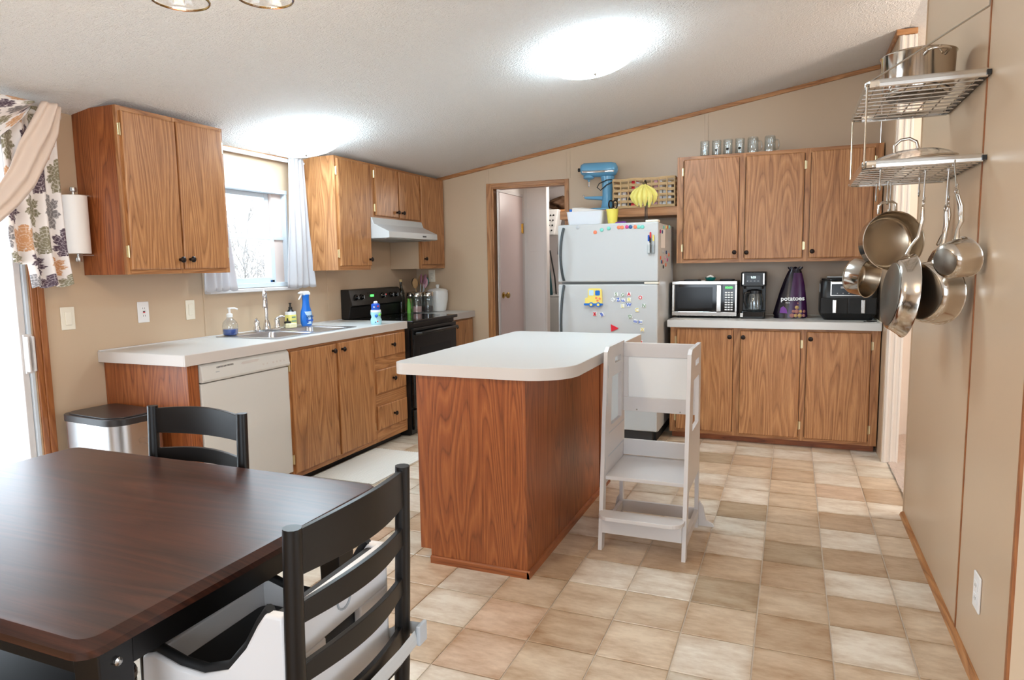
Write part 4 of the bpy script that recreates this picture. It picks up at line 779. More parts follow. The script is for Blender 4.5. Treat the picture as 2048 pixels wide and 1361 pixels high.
build(MB().lathe([(.012, -5.6), (.012, -3.57), (.028, -3.568), (.03, -3.545), (.024, -3.53), (.004, -3.528)], (.13, 0, 2.075), 'y', 18), 'rod', 'white_plastic', vr, smooth=40); build(MB().box(.0, .13, -3.585, -3.575, 2.06, 2.09), 'bracket', 'white_plastic', vr)
# ================================================================== dining set
tb = thing('dining_table', 'dark stained wooden dining table with black base', 'table', (1.75, -4.69, 0))
def ring2(g, z, r): return [(x, y, z) for x, y in rpoly(1.14+g, 2.368-g, -5.118+g, -4.262-g, r, 4)]
build(loft([ring2(.010, .716, .03), ring2(0, .722, .035), ring2(0, .735, .035), ring2(.014, .7495, .03), ring2(.02, .75, .028)], True), 'top', 'table_wood', tb, smooth=25)
build(MB().box(1.20, 2.30, -5.045, -5.023, .635, .716).box(1.20, 2.30, -4.355, -4.333, .635, .716).box(1.20, 1.222, -5.04, -4.34, .635, .716).box(2.278, 2.30, -5.04, -4.34, .635, .716), 'apron', 'black_wood', tb)
for x in (1.225, 2.275):
    for y in (-5.02, -4.36):
        g = build(MB().hexa([(x-.024, y-.024, 0), (x+.024, y-.024, 0), (x+.024, y+.024, 0), (x-.024, y+.024, 0)], [(x-.034, y-.034, .716), (x+.034, y-.034, .716), (x+.034, y+.034, .716), (x-.034, y+.034, .716)]), 'leg', 'black_wood', tb, bevel=.003)
        build(MB().lathe([(.008, 0), (.008, .005), (.003, .007)], (x+.033, y, .66), 'x', 10), 'bolt', 'nickel', g)
def make_chair(label):
    t = thing('dining_chair', label, 'chair', group='black ladder back dining chairs')
    bx = lambda z: -.19-.015*max(0, (z-.45)/.45)
    for s_ in (-1, 1):
        build(MB().tube([(s_*.178, -.17, 0), (s_*.185, -.19, .45), (s_*.188, bx(.7), .7), (s_*.188, bx(.9), .90)], [.015, .018, .0175, .0165], 12), 'back_post', 'black_wood', t, smooth=50, world=False)
        build(MB().tube([(s_*.20, .19, 0), (s_*.205, .185, .44)], [.014, .018], 12), 'leg', 'black_wood', t, smooth=50, world=False)
        for z in (.16, .27): build(MB().tube([(s_*.181, -.177, z), (s_*.202, .188, z-.01)], .009, 8), 'stretcher', 'black_wood', t, smooth=50, world=False)
    for y, z in ((.188, .22), (-.18, .20)): build(MB().tube([(-.2, y, z), (.2, y, z)], .009, 8), 'stretcher', 'black_wood', t, smooth=50, world=False)
    build(MB().prism(rpoly(-.225, .225, -.20, .215, .04), 'z', .435, .462), 'seat', 'black_wood', t, bevel=.008, world=False)
    for zt_, h in ((.892, .080), (.760, .038), (.645, .036), (.53, .036)):
        lp = []
        for i in range(17):
            u = i/16; x = -.183+.366*u; y = bx(zt_)-.028*sin(pi*u); d = .010*sin(pi*u)
            lp.append([(x, y-.006, zt_-h), (x, y+.006, zt_-h), (x, y+.006, zt_+d), (x, y-.006, zt_+d)])
        build(loft(lp, True), 'slat', 'black_wood', t, smooth=30, bevel=.0015, world=False)
    return t
c1 = make_chair('black ladder back chair with a white booster seat strapped on'); c1.location = (2.397, -4.725, 0); c1.rotation_euler.z = RAD(92)
c2 = copy_tree(c1); c2['label'] = 'black ladder back chair at the table side facing the trash can'; c2.location = (1.648, -4.425, 0); c2.rotation_euler.z = pi
c3_ = copy_tree(c1); c3_['label'] = 'black ladder back chair tucked under the table opposite the trash can'; c3_.location = (1.84, -4.995, 0); c3_.rotation_euler.z = 0
# ---- booster seat (local: faces +y like the chair)
bo = thing('booster_seat', 'white and black child booster seat strapped to the dining chair', 'booster seat', (2.397, -4.725, .463), rz=RAD(92))
sidep_ = [(-.165, 0), (.175, 0), (.185, .05), (.18, .125), (.15, .135), (.09, .118), (.03, .115), (-.03, .135), (-.075, .185), (-.105, .235), (-.125, .262), (-.165, .262)]
for s_ in (-1, 1):
    w_ = build(MB().prism(sidep_, 'x', s_*.165-.012, s_*.165+.012), 'side_wall', 'booster_white', bo, bevel=.006, smooth=35, world=False)
    build(MB().tube([(s_*.160, y, z+.004) for y, z in sidep_[3:11]], .010, 8), 'rim', 'black_matte', w_, smooth=60, world=False)
bk_ = build(MB().box(-.165, .165, -.168, -.150, .0, .105).box(-.165, .165, -.168, -.150, .165, .262).box(-.165, -.06, -.168, -.150, .105, .165).box(.06, .165, -.168, -.150, .105, .165), 'back', 'booster_white', bo, bevel=.004, world=False)
build(MB().tube([(.022*cos(a), -.170, .215+.022*sin(a)) for a in [2*pi*i/20 for i in range(20)]], .002, 6, True), 'emblem', 'grey_print', bk_, world=False)
build(MB().prism(rpoly(-.155, .155, -.150, .17, .03), 'z', .02, .075), 'seat_pad', 'black_matte', bo, bevel=.01, world=False); build(B(-.155, .155, -.150, -.125, .075, .255), 'back_pad', 'black_matte', bo, bevel=.008, world=False)
build(MB().box(-.155, .155, .165, .18, .0, .125), 'front_wall', 'booster_white', bo, bevel=.005, world=False)
st_ = build(MB().tube([(.165, -.14, .03), (.205, -.20, .05), (.208, -.232, .05), (.10, -.236, .045), (-.10, -.236, .045), (-.208, -.232, .05), (-.205, -.20, .05), (-.165, -.14, .03)], [(.016, .002)]*8, 8, flat=(0, 0, 1)), 'strap', 'strap_grey', bo, world=False)
build(B(.172, .208, -.244, -.234, .028, .075), 'buckle', 'grey_mag', st_, bevel=.003, world=False)
# ================================================================== refrigerator magnets
GM = 'letter magnets on the refrigerator'
FYm = FY-.0005
for s_, x, z, m, sp_ in (('S', 2.195, 1.115, 'green_pale', .05), ('G', 2.244, 1.110, 'green_pale', -.1), ('A', 2.290, 1.116, 'red', 0), ('Y', 2.170, 1.078, 'grey_mag', .9), ('Z', 2.211, 1.076, 'blue', .2), ('F', 2.250, 1.070, 'blue', 1.57), ('R', 2.290, 1.076, 'yellow_pale', 0),
        ('L', 2.243, 1.031, 'yellow_pale', 0), ('W', 2.290, 1.039, 'blue', 0), ('O', 2.374, 1.092, 'red', .1), ('N', 2.399, 1.034, 'green_pale', -.2), ('C', 2.349, 1.002, 'yellow', .05), ('D', 2.300, .953, 'green_pale', .25), ('E', 2.340, .919, 'blue', 1.4),
        ('T', 2.377, .916, 'blue', 1.57), ('X', 2.389, .860, 'yellow', 0), ('U', 2.378, .768, 'red', 1.57), ('M', 2.035, .970, 'red', 1.6), ('B', 2.088, .965, 'blue', .5)):
    cn_ = {'green_pale': 'pale green', 'red': 'red', 'grey_mag': 'grey', 'blue': 'blue', 'yellow_pale': 'pale yellow', 'yellow': 'yellow'}[m]
    t = thing('letter_magnet', 'small %s letter %s magnet on the refrigerator door' % (cn_, s_), 'magnet', (x, FYm, z-.014), group=GM)
    k = Matrix.Translation((x, FYm, z)) @ Matrix.Rotation(-sp_, 4, 'Y')
    build(MB().box(-.014, .014, -.006, 0, -.014, .014).xf(k), 'block', 'white_plastic', t, bevel=.002)
    text(s_, .034, (x, FYm-.0065, z), 'R', m, t, .0014, sp_, 'letter', bold=.0009)
def disc(x, z, m, nm):
    tag(build(MB().lathe([(.0135, 0), (.0135, -.004), (.011, -.006)], (x, FYm, z), 'y', 20), 'button_magnet', m, smooth=40), nm, 'magnet', 'round button magnets on the freezer door')
for x, z, m, nm in ((1.904, 1.612, 'grey_mag', 'round grey magnet alone near the freezer handle'), (2.037, 1.571, 'orange', 'round orange magnet set lowest on the freezer door'), (2.086, 1.587, 'aqua', 'round aqua magnet just above the lowest orange one'), (2.139, 1.596, 'aqua', 'round aqua magnet standing alone along the top'),
        (2.213, 1.601, 'orange', 'first orange magnet of the touching orange pair'), (2.238, 1.600, 'orange', 'second orange magnet of the touching orange pair'), (2.273, 1.602, 'magenta', 'round magenta magnet beside the blue one'), (2.299, 1.601, 'navy', 'round blue magnet beside the magenta one'),
        (2.333, 1.600, 'orange', 'orange magnet next to the two aqua ones'), (2.359, 1.599, 'aqua', 'aqua magnet between orange and aqua'), (2.385, 1.598, 'aqua', 'end aqua magnet nearest the door badge')): disc(x, z, m, nm)
i = 0
for y, z, m, c_ in ((-.664, 1.601, 'aqua', 'aqua'), (-.54, 1.607, 'yellow', 'yellow'), (-.511, 1.608, 'red', 'red'), (-.41, 1.615, 'aqua', 'pale aqua corner'), (-.80, 1.566, 'magenta', 'magenta'), (-.726, 1.566, 'navy', 'navy'), (-.676, 1.422, 'grey_mag', 'grey'), (-.546, 1.419, 'navy', 'dark blue'), (-.43, 1.402, 'orange', 'orange'),
        (-.79, 1.377, 'orange', 'bright orange'), (-.61, 1.381, 'pink', 'pink'), (-.50, 1.363, 'magenta', 'deep magenta'), (-.74, 1.348, 'navy', 'small navy'), (-.70, 1.348, 'orange', 'small orange'), (-.67, 1.311, 'dark_grey', 'dark grey'), (-.563, 1.325, 'orange', 'low orange')):
    tag(build(MB().lathe([(.0135, 0), (.0135, .004), (.011, .006)], (FX1-.0035, y, z), 'x', 16), 'button_magnet', m, smooth=40), 'round %s magnet on the side of the refrigerator' % c_, 'magnet', 'button magnets on the refrigerator side'); i += 1
tag(build(B(FX1-.0045, FX1-.0025, -.76, -.60, 1.45, 1.585), 'paper_note', 'paper'), 'white paper sheet held on the refrigerator side', 'paper')
tag(build(MB().prism([(2.155, .895), (2.212, .868), (2.205, .86), (2.158, .84)], 'y', FYm-.006, FYm), 'triangle_magnet', 'red', bevel=.001), 'flat red triangular magnet on the refrigerator door', 'magnet')
by = thing('toy_bus', 'yellow and blue toy bus magnet on the refrigerator door', 'toy', (2.028, FYm, 1.02)); yb = FYm
bb = build(MB().prism([(1.962, 1.045), (1.962, 1.085), (1.985, 1.095), (1.985, 1.15), (1.995, 1.16), (2.075, 1.16), (2.09, 1.15), (2.094, 1.045)], 'y', yb-.022, yb), 'body', 'yellow', by, bevel=.004)
build(MB().prism(rpoly(1.956, 2.096, 1.035, 1.05, .006), 'y', yb-.024, yb), 'bumper', 'spray_blue', by); build(MB().prism(rpoly(2.042, 2.078, 1.108, 1.145, .008), 'y', yb-.0235, yb-.02), 'window', 'spray_blue', bb); build(MB().prism(rpoly(1.994, 2.03, 1.108, 1.148, .005), 'y', yb-.0235, yb-.02), 'windscreen', 'label_pale', bb)
for x in (2.012, 2.066):
    w_ = build(MB().lathe([(.018, 0), (.018, -.010)], (x, yb-.018, 1.04), 'y', 20), 'wheel', 'spray_blue', by, smooth=40); build(MB().lathe([(.010, -.010), (.010, -.012)], (x, yb-.018, 1.04), 'y', 16), 'hub', 'yellow', w_)
for x, z in ((2.05, 1.09), (2.076, 1.085), (2.06, 1.07)): build(MB().lathe([(.008, 0), (.008, -.004)], (x, yb-.021, z), 'y', 14), 'button', 'orange', bb)
mh = thing('marker_holder', 'clear magnetic holder of coloured markers on the freezer door', 'marker holder', (2.45, FYm, 1.40))
build(MB().box(2.425, 2.475, FYm-.028, FYm, 1.405, 1.47), 'pocket', 'clear_plastic', mh)
for x, z1, m, b_ in ((2.432, 1.535, 'blue', 'white_plastic'), (2.445, 1.555, 'red', 'dark_grey'), (2.444, 1.525, 'black_satin', 'white_plastic'), (2.466, 1.535, 'yellow', 'grey_mag')):
    q = build(MB().lathe([(.0055, 1.412), (.0055, z1-.04)], (x, FYm-.016, 0), 'z', 10), 'marker', b_, mh); build(MB().lathe([(.006, z1-.04), (.006, z1), (.003, z1+.004)], (x, FYm-.016, 0), 'z', 10), 'cap', m, q)
# ---- on top of the refrigerator
bn = thing('storage_bin', 'white plastic bin holding papers on top of the refrigerator', 'bin', (1.90, -.62, 1.632))
build(loft([ring(1.765, 2.045, -.73, -.50, .02, 1.7395), ring(1.762, 2.048, -.733, -.497, .02, 1.7395), ring(1.775, 2.035, -.72, -.51, .02, 1.634), ring(1.78, 2.03, -.715, -.515, .02, 1.634)], False, True), 'bin', 'clear_bin', bn, smooth=40)
build(MB().hexa([(1.80, -.70, 1.742), (2.03, -.71, 1.742), (2.03, -.53, 1.746), (1.80, -.52, 1.746)], [(1.79, -.66, 1.775), (2.02, -.69, 1.75), (2.03, -.53, 1.752), (1.82, -.50, 1.79)]), 'paper_stack', 'paper', bn); build(MB().box(1.765, 1.80, -.66, -.62, 1.74, 1.765), 'blue_lid', 'spray_blue', bn, bevel=.004)
yc_ = thing('yellow_cup', 'yellow cup with black handled scissors on the refrigerator', 'cup', (2.108, -.66, 1.632))
build(MB().lathe([(.033, 1.6325), (.047, 1.752), (.044, 1.752), (.031, 1.637)], (2.108, -.66, 0), 'z', 24), 'cup', 'cup_yellow', yc_, smooth=40)
for dx in (-.016, .018): build(MB().tube([(2.112+dx+.016*cos(a), -.66+.006*sin(a*2), 1.785+.032*sin(a)) for a in [2*pi*i/14 for i in range(14)]], .006, 6, True), 'scissor_handle', 'black_satin', yc_, smooth=60)
build(MB().box(2.095, 2.13, -.665, -.655, 1.66, 1.76), 'scissor_blades', 'steel', yc_)
tag(build(MB().tube([(2.15, -.72, 1.642), (2.21, -.74, 1.643), (2.235, -.745, 1.643)], [.009, .010, .006], 10), 'purple_marker', 'purple', smooth=60), 'purple marker lying beside the yellow cup', 'marker')
bh = thing('banana_hanger', 'black wire banana stand on the refrigerator', 'banana hanger', (2.36, -.66, 1.632))
build(MB().prism(rpoly(2.30, 2.41, -.72, -.58, .04), 'z', 1.633, 1.641), 'base', 'black_satin', bh)
for dx in (-.008, .008): build(MB().tube([(2.352+dx, -.60, 1.641), (2.352+dx*.6, -.60, 1.80), (2.353, -.60, 1.93), (2.353, -.635, 1.955), (2.353, -.67, 1.945), (2.353, -.675, 1.928)], .004, 8), 'stem', 'black_satin', bh, smooth=60)
bu = thing('banana_bunch', 'bunch of yellow bananas hanging above the refrigerator', 'bananas', (2.353, -.68, 1.77))
for i, (ox, oy, sw, ln) in enumerate(((-.080, -.015, -.034, .150), (-.052, -.042, -.022, .165), (-.018, -.055, -.008, .175), (.018, -.056, .008, .168), (.052, -.044, .020, .176), (.084, -.015, .034, .150), (.0, .03, .01, .15))):
    pts = []
    for k in range(11):
        v = k/10; b_ = sin(pi*.5*min(1, v*1.5)); pts.append((2.353+ox*b_*1.05-sw*max(0, v-.6)*1.6, -.685+oy*b_+.018*max(0, v-.6)/.4, 1.924-ln*v))
    q = build(MB().tube(pts, [.0045, .006, .010, .0155, .0185, .0195, .0195, .0185, .0155, .0100, .0040], 6), 'banana', 'banana', bu, smooth=25); build(MB().ball(pts[-1], .0042, 8, 6), 'tip', 'banana_tip', q)
build(MB().lathe([(.010, 1.915), (.012, 1.925), (.008, 1.938)], (2.353, -.685, 0), 'z', 10), 'crown', 'banana_tip', bu, smooth=60)
# ---- on the shelf: mixer and basket
mx_ = thing('stand_mixer', 'light blue stand mixer on the shelf above the refrigerator', 'mixer', (1.9, -.17, 1.7805)); my = -.17
build(MB().prism(rpoly(1.74, 2.0, -.26, -.08, [.08, .05, .05, .08]), 'z', 1.7805, 1.80), 'base', 'mixer_blue', mx_, bevel=.006)
build(loft([[(1.945+a*cos(q), my+b*sin(q), z) for q in [2*pi*i/20 for i in range(20)]] for a, b, z in ((.056, .07, 1.80), (.046, .055, 1.84), (.042, .05, 1.93), (.048, .052, 2.02), (.06, .055, 2.06))], True), 'column', 'mixer_blue', mx_, smooth=60)
hd_ = [(.016, 1.715, 2.128), (.042, 1.722, 2.13), (.056, 1.745, 2.128), (.062, 1.80, 2.122), (.064, 1.90, 2.118), (.062, 1.98, 2.118), (.052, 2.012, 2.118), (.03, 2.026, 2.118), (.004, 2.03, 2.118)]
hm_ = build(loft([[(x, my+r*1.02*cos(q), z+r*.95*sin(q)) for q in [2*pi*i/24 for i in range(24)]] for r, x, z in hd_], True), 'motor_head', 'mixer_blue', mx_, smooth=60)
build(MB().tube([(1.742, my-.058, 2.105), (1.80, my-.0645, 2.10), (1.90, my-.0665, 2.097), (1.98, my-.0645, 2.097), (2.012, my-.052, 2.097)], [(.008, .0015)]*5, 8, flat=(0, 0, 1)), 'chrome_band', 'chrome', hm_, smooth=60)
build(MB().lathe([(.013, 0), (.016, -.02), (.010, -.024)], (1.714, my, 2.128), 'x', 14), 'attachment_hub', 'black_satin', hm_, smooth=50)
pl = build(MB().lathe([(.044, 2.075), (.046, 2.055), (.03, 2.045), (.012, 2.042), (.008, 2.03), (.008, 1.99), (.003, 1.985)], (1.785, my, 0), 'z', 18), 'beater_shaft', 'mixer_blue', hm_, smooth=50); build(MB().lathe([(.0085, 2.025), (.0085, 1.988)], (1.785, my, 0), 'z', 10), 'shaft_tip', 'chrome', pl)
build(MB().hexa([(1.752, my-.03, 1.885), (1.91, my-.04, 1.868), (1.91, my+.04, 1.868), (1.752, my+.03, 1.885)], [(1.752, my-.03, 1.903), (1.91, my-.04, 1.90), (1.91, my+.04, 1.90), (1.752, my+.03, 1.903)]), 'bowl_arm', 'mixer_blue', mx_, bevel=.006)
build(MB().lathe([(.008, 1.90), (.008, 1.915), (.003, 1.918)], (1.748, my-.03, 0), 'z', 10), 'arm_pin', 'chrome', mx_)
build(MB().tube([(1.995, my-.05, 2.03), (1.95, my-.058, 2.025), (1.89, my-.06, 2.0), (1.872, my-.06, 1.97), (1.90, my-.058, 1.945), (1.95, my-.058, 1.985), (1.995, my-.05, 2.005)], .0045, 8), 'cord', 'black_satin', mx_, smooth=60)
wk = thing('wicker_basket', 'open weave wicker basket full of packets on the shelf', 'basket', (2.27, -.17, 1.7805)); x0, x1, ya, yb_, z0, z1 = 2.022, 2.515, -.288, -.05, 1.794, 2.008
for k in range(6):
    z = z0+(z1-z0)*k/5; c_ = [(x0, ya), (x1, ya), (x1, yb_), (x0, yb_)]; pts = []
    for (p, q) in zip(c_, c_[1:]+c_[:1]):
        n = 10 if abs(q[0]-p[0]) > .1 else 5
        for i in range(n): pts.append((p[0]+(q[0]-p[0])*i/n, p[1]+(q[1]-p[1])*i/n+(.004 if i % 2 else -.004), z+random.uniform(-.003, .003)))
    for dz in ((-.005, .005)): build(MB().tube([(a, b, c+dz) for a, b, c in pts], .0065, 6, True), 'rope', 'wicker', wk, smooth=60)
for i in range(9):
    x = x0+(x1-x0)*i/8
    for y in (ya, yb_): build(MB().tube([(x+random.uniform(-.003, .003), y-.004 if y == ya else y+.004, z0+(z1-z0)*k/10+.001) for k in range(11)], .006, 6), 'upright', 'wicker', wk, smooth=60)
for x in (x0, x1):
    for y in (-.21, -.13): build(MB().tube([(x, y, z0), (x, y, z1)], .006, 6), 'upright', 'wicker', wk)
build(B(x0+.01, x1-.01, ya+.01, yb_-.01, 1.7815, 1.788), 'bottom', 'wicker', wk)
rb = random.Random(4); pn_ = {'white_plastic': 'glossy white', 'paper': 'cream', 'clear_bin': 'translucent', 'red': 'red', 'lime': 'lime green', 'dark_grey': 'dark grey', 'navy': 'navy', 'pink': 'pink'}; pc = ['white_plastic', 'paper', 'dark_grey', 'red', 'clear_bin', 'white_plastic', 'lime', 'clear_bin', 'pink', 'paper', 'white_plastic', 'clear_bin']
for i in range(12):
    x = x0+.03+(x1-x0-.06)*(i+.5)/12; h = rb.uniform(.10, .24)
    tag(build(MB().hexa([(x-.017, -.265, 1.789), (x+.017, -.265, 1.789), (x+.017, -.08, 1.789), (x-.017, -.08, 1.789)], [(x-.014, -.25+rb.uniform(-.01, .01), 1.789+h), (x+.015, -.25, 1.789+h*.95), (x+.013, -.1, 1.789+h), (x-.015, -.1, 1.789+h*.96)]), 'food_packet', pc[i], bevel=.004), '%s food packet packed inside the wicker basket' % pn_[pc[i]], 'packet', 'packets in the wicker basket')
# ================================================================== right counter
mw = thing('microwave', 'silver and black microwave on the right worktop', 'microwave', (2.76, -.24, .9131))
X0, X1, yf, Z0, Z1 = 2.522, 3.003, -.42, .930, 1.195
build(B(X0+.003, X1-.003, yf+.03, -.06, Z0, Z1), 'case', 'black_satin', mw, bevel=.004)
for x in (X0+.05, X1-.05):
    for y in (yf+.07, -.1): build(MB().lathe([(.012, .9133), (.012, .931)], (x, y, 0), 'z', 10), 'foot', 'black_matte', mw)
fr_ = build(MB().box(X0, X1, yf, yf+.03, Z1-.024, Z1).box(X0, X1, yf, yf+.03, Z0, Z0+.032).box(X0, X0+.020, yf, yf+.03, Z0+.032, Z1-.024).box(X1-.014, X1, yf, yf+.03, Z0+.032, Z1-.024), 'front_frame', 'steel', mw, bevel=.003)
dr_ = build(B(X0+.018, X0+.375, yf+.002, yf+.03, Z0+.03, Z1-.022), 'door', 'black_gloss', mw); build(B(X0+.045, X0+.305, yf+.0005, yf+.003, Z0+.06, Z1-.045), 'door_window', 'glass_dark', dr_)
build(B(X0+.335, X0+.368, yf-.018, yf-.004, Z0+.035, Z1-.03).box(X0+.340, X0+.363, yf-.006, yf+.003, Z0+.045, Z0+.07).box(X0+.340, X0+.363, yf-.006, yf+.003, Z1-.07, Z1-.045), 'handle', 'steel', dr_, bevel=.004)
kp_ = build(B(X0+.378, X1-.013, yf+.002, yf+.03, Z0+.03, Z1-.022), 'keypad', 'black_gloss', mw); text('00:00', .024, (X0+.423, yf+.0005, 1.146), 'R', 'led_green', kp_, name='clock_digits', bold=.0006)
for r in range(8):
    for c_ in range(3): build(B(X0+.395+c_*.021, X0+.411+c_*.021, yf+.0002, yf+.003, .975+r*.0185, .985+r*.0185), 'key', 'white_plastic' if r != 4 else 'grey_mag', kp_)
cm = thing('coffee_maker', 'black drip coffee maker with a glass carafe', 'coffee maker', (3.12, -.3, .9131)); X0, X1, yf = 3.03, 3.207, -.42
build(MB().prism(rpoly(X0, X1, yf, -.16, .02), 'z', .914, .965), 'base', 'black_gloss', cm, bevel=.003); build(B(X0+.006, X1-.006, -.27, -.16, .965, 1.16), 'column', 'black_satin', cm, bevel=.004)
hh = build(MB().prism(rpoly(X0, X1, yf, -.16, .02), 'z', 1.155, 1.262), 'brew_head', 'black_satin', cm, bevel=.006); build(MB().prism(rpoly(X0+.02, X1-.02, yf+.04, -.2, .02), 'z', 1.135, 1.156), 'filter_basket', 'black_satin', cm)
for x in (X0+.012, X1-.020): build(B(x, x+.008, yf-.002, yf+.004, 1.17, 1.25), 'silver_strip', 'steel', hh)
build(B(X0, X0+.02, yf-.002, yf+.01, .925, .955), 'silver_strip', 'steel', cm)
build(B(X0+.04, X1-.04, yf-.0015, yf+.002, 1.185, 1.235), 'display', 'glass_dark', hh); text('9:33', .021, (X0+.088, yf-.002, 1.222), 'R', 'led_white', hh, name='clock_digits', bold=.0005)
for i in range(4): build(B(X0+.042+i*.025, X0+.052+i*.025, yf-.002, yf+.001, 1.193, 1.197), 'button', 'grey_mag', hh)
ca = build(MB().lathe([(.055, .968), (.064, .98), (.066, 1.03), (.058, 1.08), (.05, 1.10), (.05, 1.112), (.047, 1.112), (.055, 1.08), (.062, 1.03), (.06, .982)], (3.125, -.345, 0), 'z', 26), 'carafe', 'clear_plastic', cm, smooth=50)
build(MB().lathe([(.053, 1.10), (.053, 1.122), (.02, 1.13)], (3.125, -.345, 0), 'z', 22), 'carafe_lid', 'black_satin', ca, smooth=50); build(MB().tube([(3.09, -.395, 1.11), (3.062, -.425, 1.105), (3.056, -.43, 1.05), (3.075, -.405, .995)], .010, 8), 'carafe_handle', 'black_satin', ca, smooth=60)
# potato bag
pb = thing('potato_bag', 'black and purple printed bag of small potatoes', 'bag of potatoes', (3.375, -.28, .9131))
def bagf(u, v):
    a = 2*pi*u; wv = (.105*(1-v)**.55*(1 if v > .05 else .9)+.018) if v < .93 else .022+.03*(v-.93)/.07; dv = .055*(1-v)**.7+.012
    return (3.375+.03*v+wv*cos(a)*(1+.03*sin(a*7)), -.28+dv*sin(a), .9145+.375*v+.008*sin(a*5)*v)
bag = build(MB().grid(bagf, 48, 26), 'bag', 'bag_black', pb, smooth=180)
def netf(u, v):
    a = pi*(1.46+.52*u); v = .02+.88*v; wv = (.105*(1-v)**.55+.018); dv = .055*(1-v)**.7+.012
    return (3.375+.03*v+(wv+.0015)*cos(a), -.28+(dv+.0015)*sin(a), .9145+.375*v)
build(MB().grid(netf, 20, 20), 'purple_panel', 'bag_purple', bag, smooth=180, fix=False)
rp_ = random.Random(2)
for r, n in enumerate((4, 4, 3, 3)):
    for i in range(n):
        x = 3.375+.015+(.075-.008*r)*i/max(1, n-1)+(.008 if r % 2 else 0); z = .935+r*.030
        build(MB().ball((x, -.28-.058+.006*r+max(0, x-3.42)*.5, z), .017+rp_.uniform(-.002, .002), 10, 8, (1.1, .8, .95)), 'potato', rp_.choice(['potato', 'potato', 'potato_gold', 'potato']), pb, smooth=180)
text('potatoes', .046, (3.392, -.352, 1.062), 'R', 'white_plastic', pb, .001, .03, bold=.0012); text('PACK', .012, (3.36, -.350, 1.03), 'R', 'white_plastic', pb, .0006)
build(MB().prism([(3.305, .955), (3.36, .95), (3.352, .985), (3.33, 1.005), (3.31, .99)], 'y', -.347, -.333), 'purple_print', 'purple', pb)
# air fryer
af = thing('air_fryer', 'black two drawer air fryer at the end of the worktop', 'air fryer', (3.76, -.28, .9131)); X0, X1, yf = 3.575, 3.943, -.44
build(loft([ring(X0+.03, X1-.03, yf+.03, -.13, .03, .914), ring(X0+.005, X1-.005, yf+.006, -.105, .04, .945), ring(X0, X1, yf, -.10, .045, .97), ring(X0, X1, yf, -.10, .045, 1.10), ring(X0+.004, X1-.004, yf+.012, -.10, .045, 1.185), ring(X0+.01, X1-.01, yf+.02, -.11, .04, 1.198)], True), 'body', 'black_satin', af, smooth=40)
build(MB().prism(rpoly(X0+.006, X1-.006, yf+.015, -.105, .04), 'z', 1.199, 1.212), 'top_lid', 'black_gloss', af, bevel=.004)
pn = build(MB().box(X0+.065, X1-.065, yf-.002, yf+.016, 1.085, 1.19), 'control_panel', 'steel', af, bevel=.004); build(B(X0+.072, X1-.072, yf-.004, yf, 1.092, 1.172), 'screen', 'glass_dark', pn)
text('Ninja', .017, ((X0+X1)/2, yf-.003, 1.181), 'R', 'dark_grey', pn, name='lettering', bold=.0005)
build(B(X0+.13, X1-.13, yf-.005, yf-.003, 1.14, 1.155), 'lit_display', 'grey_print', pn)
for i in range(5): build(MB().lathe([(.004, 0), (.004, -.002)], (X0+.11+i*.037, yf-.004, 1.105), 'y', 8), 'button', 'grey_print', pn)
for xa, xb in ((X0+.004, (X0+X1)/2-.002), ((X0+X1)/2+.002, X1-.004)):
    d_ = build(B(xa, xb, yf-.004, yf+.02, .955, 1.075), 'drawer', 'black_matte', af, bevel=.008); xm = (xa+xb)/2
    build(MB().box(xm-.013, xm+.013, yf-.034, yf-.022, .965, 1.06).box(xm-.008, xm+.008, yf-.024, yf-.003, .975, 1.05), 'handle', 'steel', d_, bevel=.004)
build(B(X0-.001, X0+.001, -.38, -.2, 1.11, 1.17), 'chart_sticker', 'grey_print', af)
tag(build(MB().tube([(3.62, -.33, 1.2185), (3.70, -.32, 1.2185), (3.78, -.31, 1.218)], [.0055, .006, .004], 8), 'pen', 'grey_mag', smooth=60), 'silver pen lying on top of the air fryer', 'pen')
tag(build(MB().tube([(3.85, -.55, .917), (3.88, -.58, .917), (3.91, -.565, .917), (3.93, -.54, .918), (3.905, -.515, .917), (3.87, -.52, .917)], .003, 6), 'charging_cord', 'black_satin', smooth=60), 'coiled black charging cord before the air fryer', 'cord')
tag(build(MB().prism([(3.855, -.58), (3.93, -.59), (3.92, -.545), (3.87, -.55)], 'z', .9135, .9145), 'paper_scrap', 'paper'), 'small white paper scrap beside the charging cord', 'paper')
# on the microwave
tag(build(MB().prism(rpoly(2.60, 2.72, -.36, -.22, .02), 'z', 1.196, 1.206), 'dark_tray', 'black_satin', bevel=.003), 'flat black tray on the microwave', 'tray')
tag(build(MB().prism(rpoly(2.87, 2.975, -.35, -.22, .02), 'z', 1.196, 1.208), 'dark_pouch', 'black_matte', bevel=.004), 'dark flat pouch at the end of the microwave top', 'pouch')
wb_ = thing('small_bowl', 'small teal bowl with white clips on the microwave', 'bowl', (2.80, -.33, 1.196)); build(MB().lathe([(.018, 1.1965), (.03, 1.20), (.042, 1.222), (.039, 1.222), (.026, 1.203)], (2.80, -.33, 0), 'z', 22), 'bowl', 'teal', wb_, smooth=50); build(MB().tube([(2.775, -.34, 1.224), (2.80, -.335, 1.236), (2.822, -.33, 1.224)], .007, 6), 'clips', 'paper', wb_, smooth=60)
tag(build(MB().prism(rpoly(2.735, 2.765, -.37, -.31, .005), 'z', 1.196, 1.200), 'white_card', 'paper'), 'white card lying before the teal bowl', 'card')
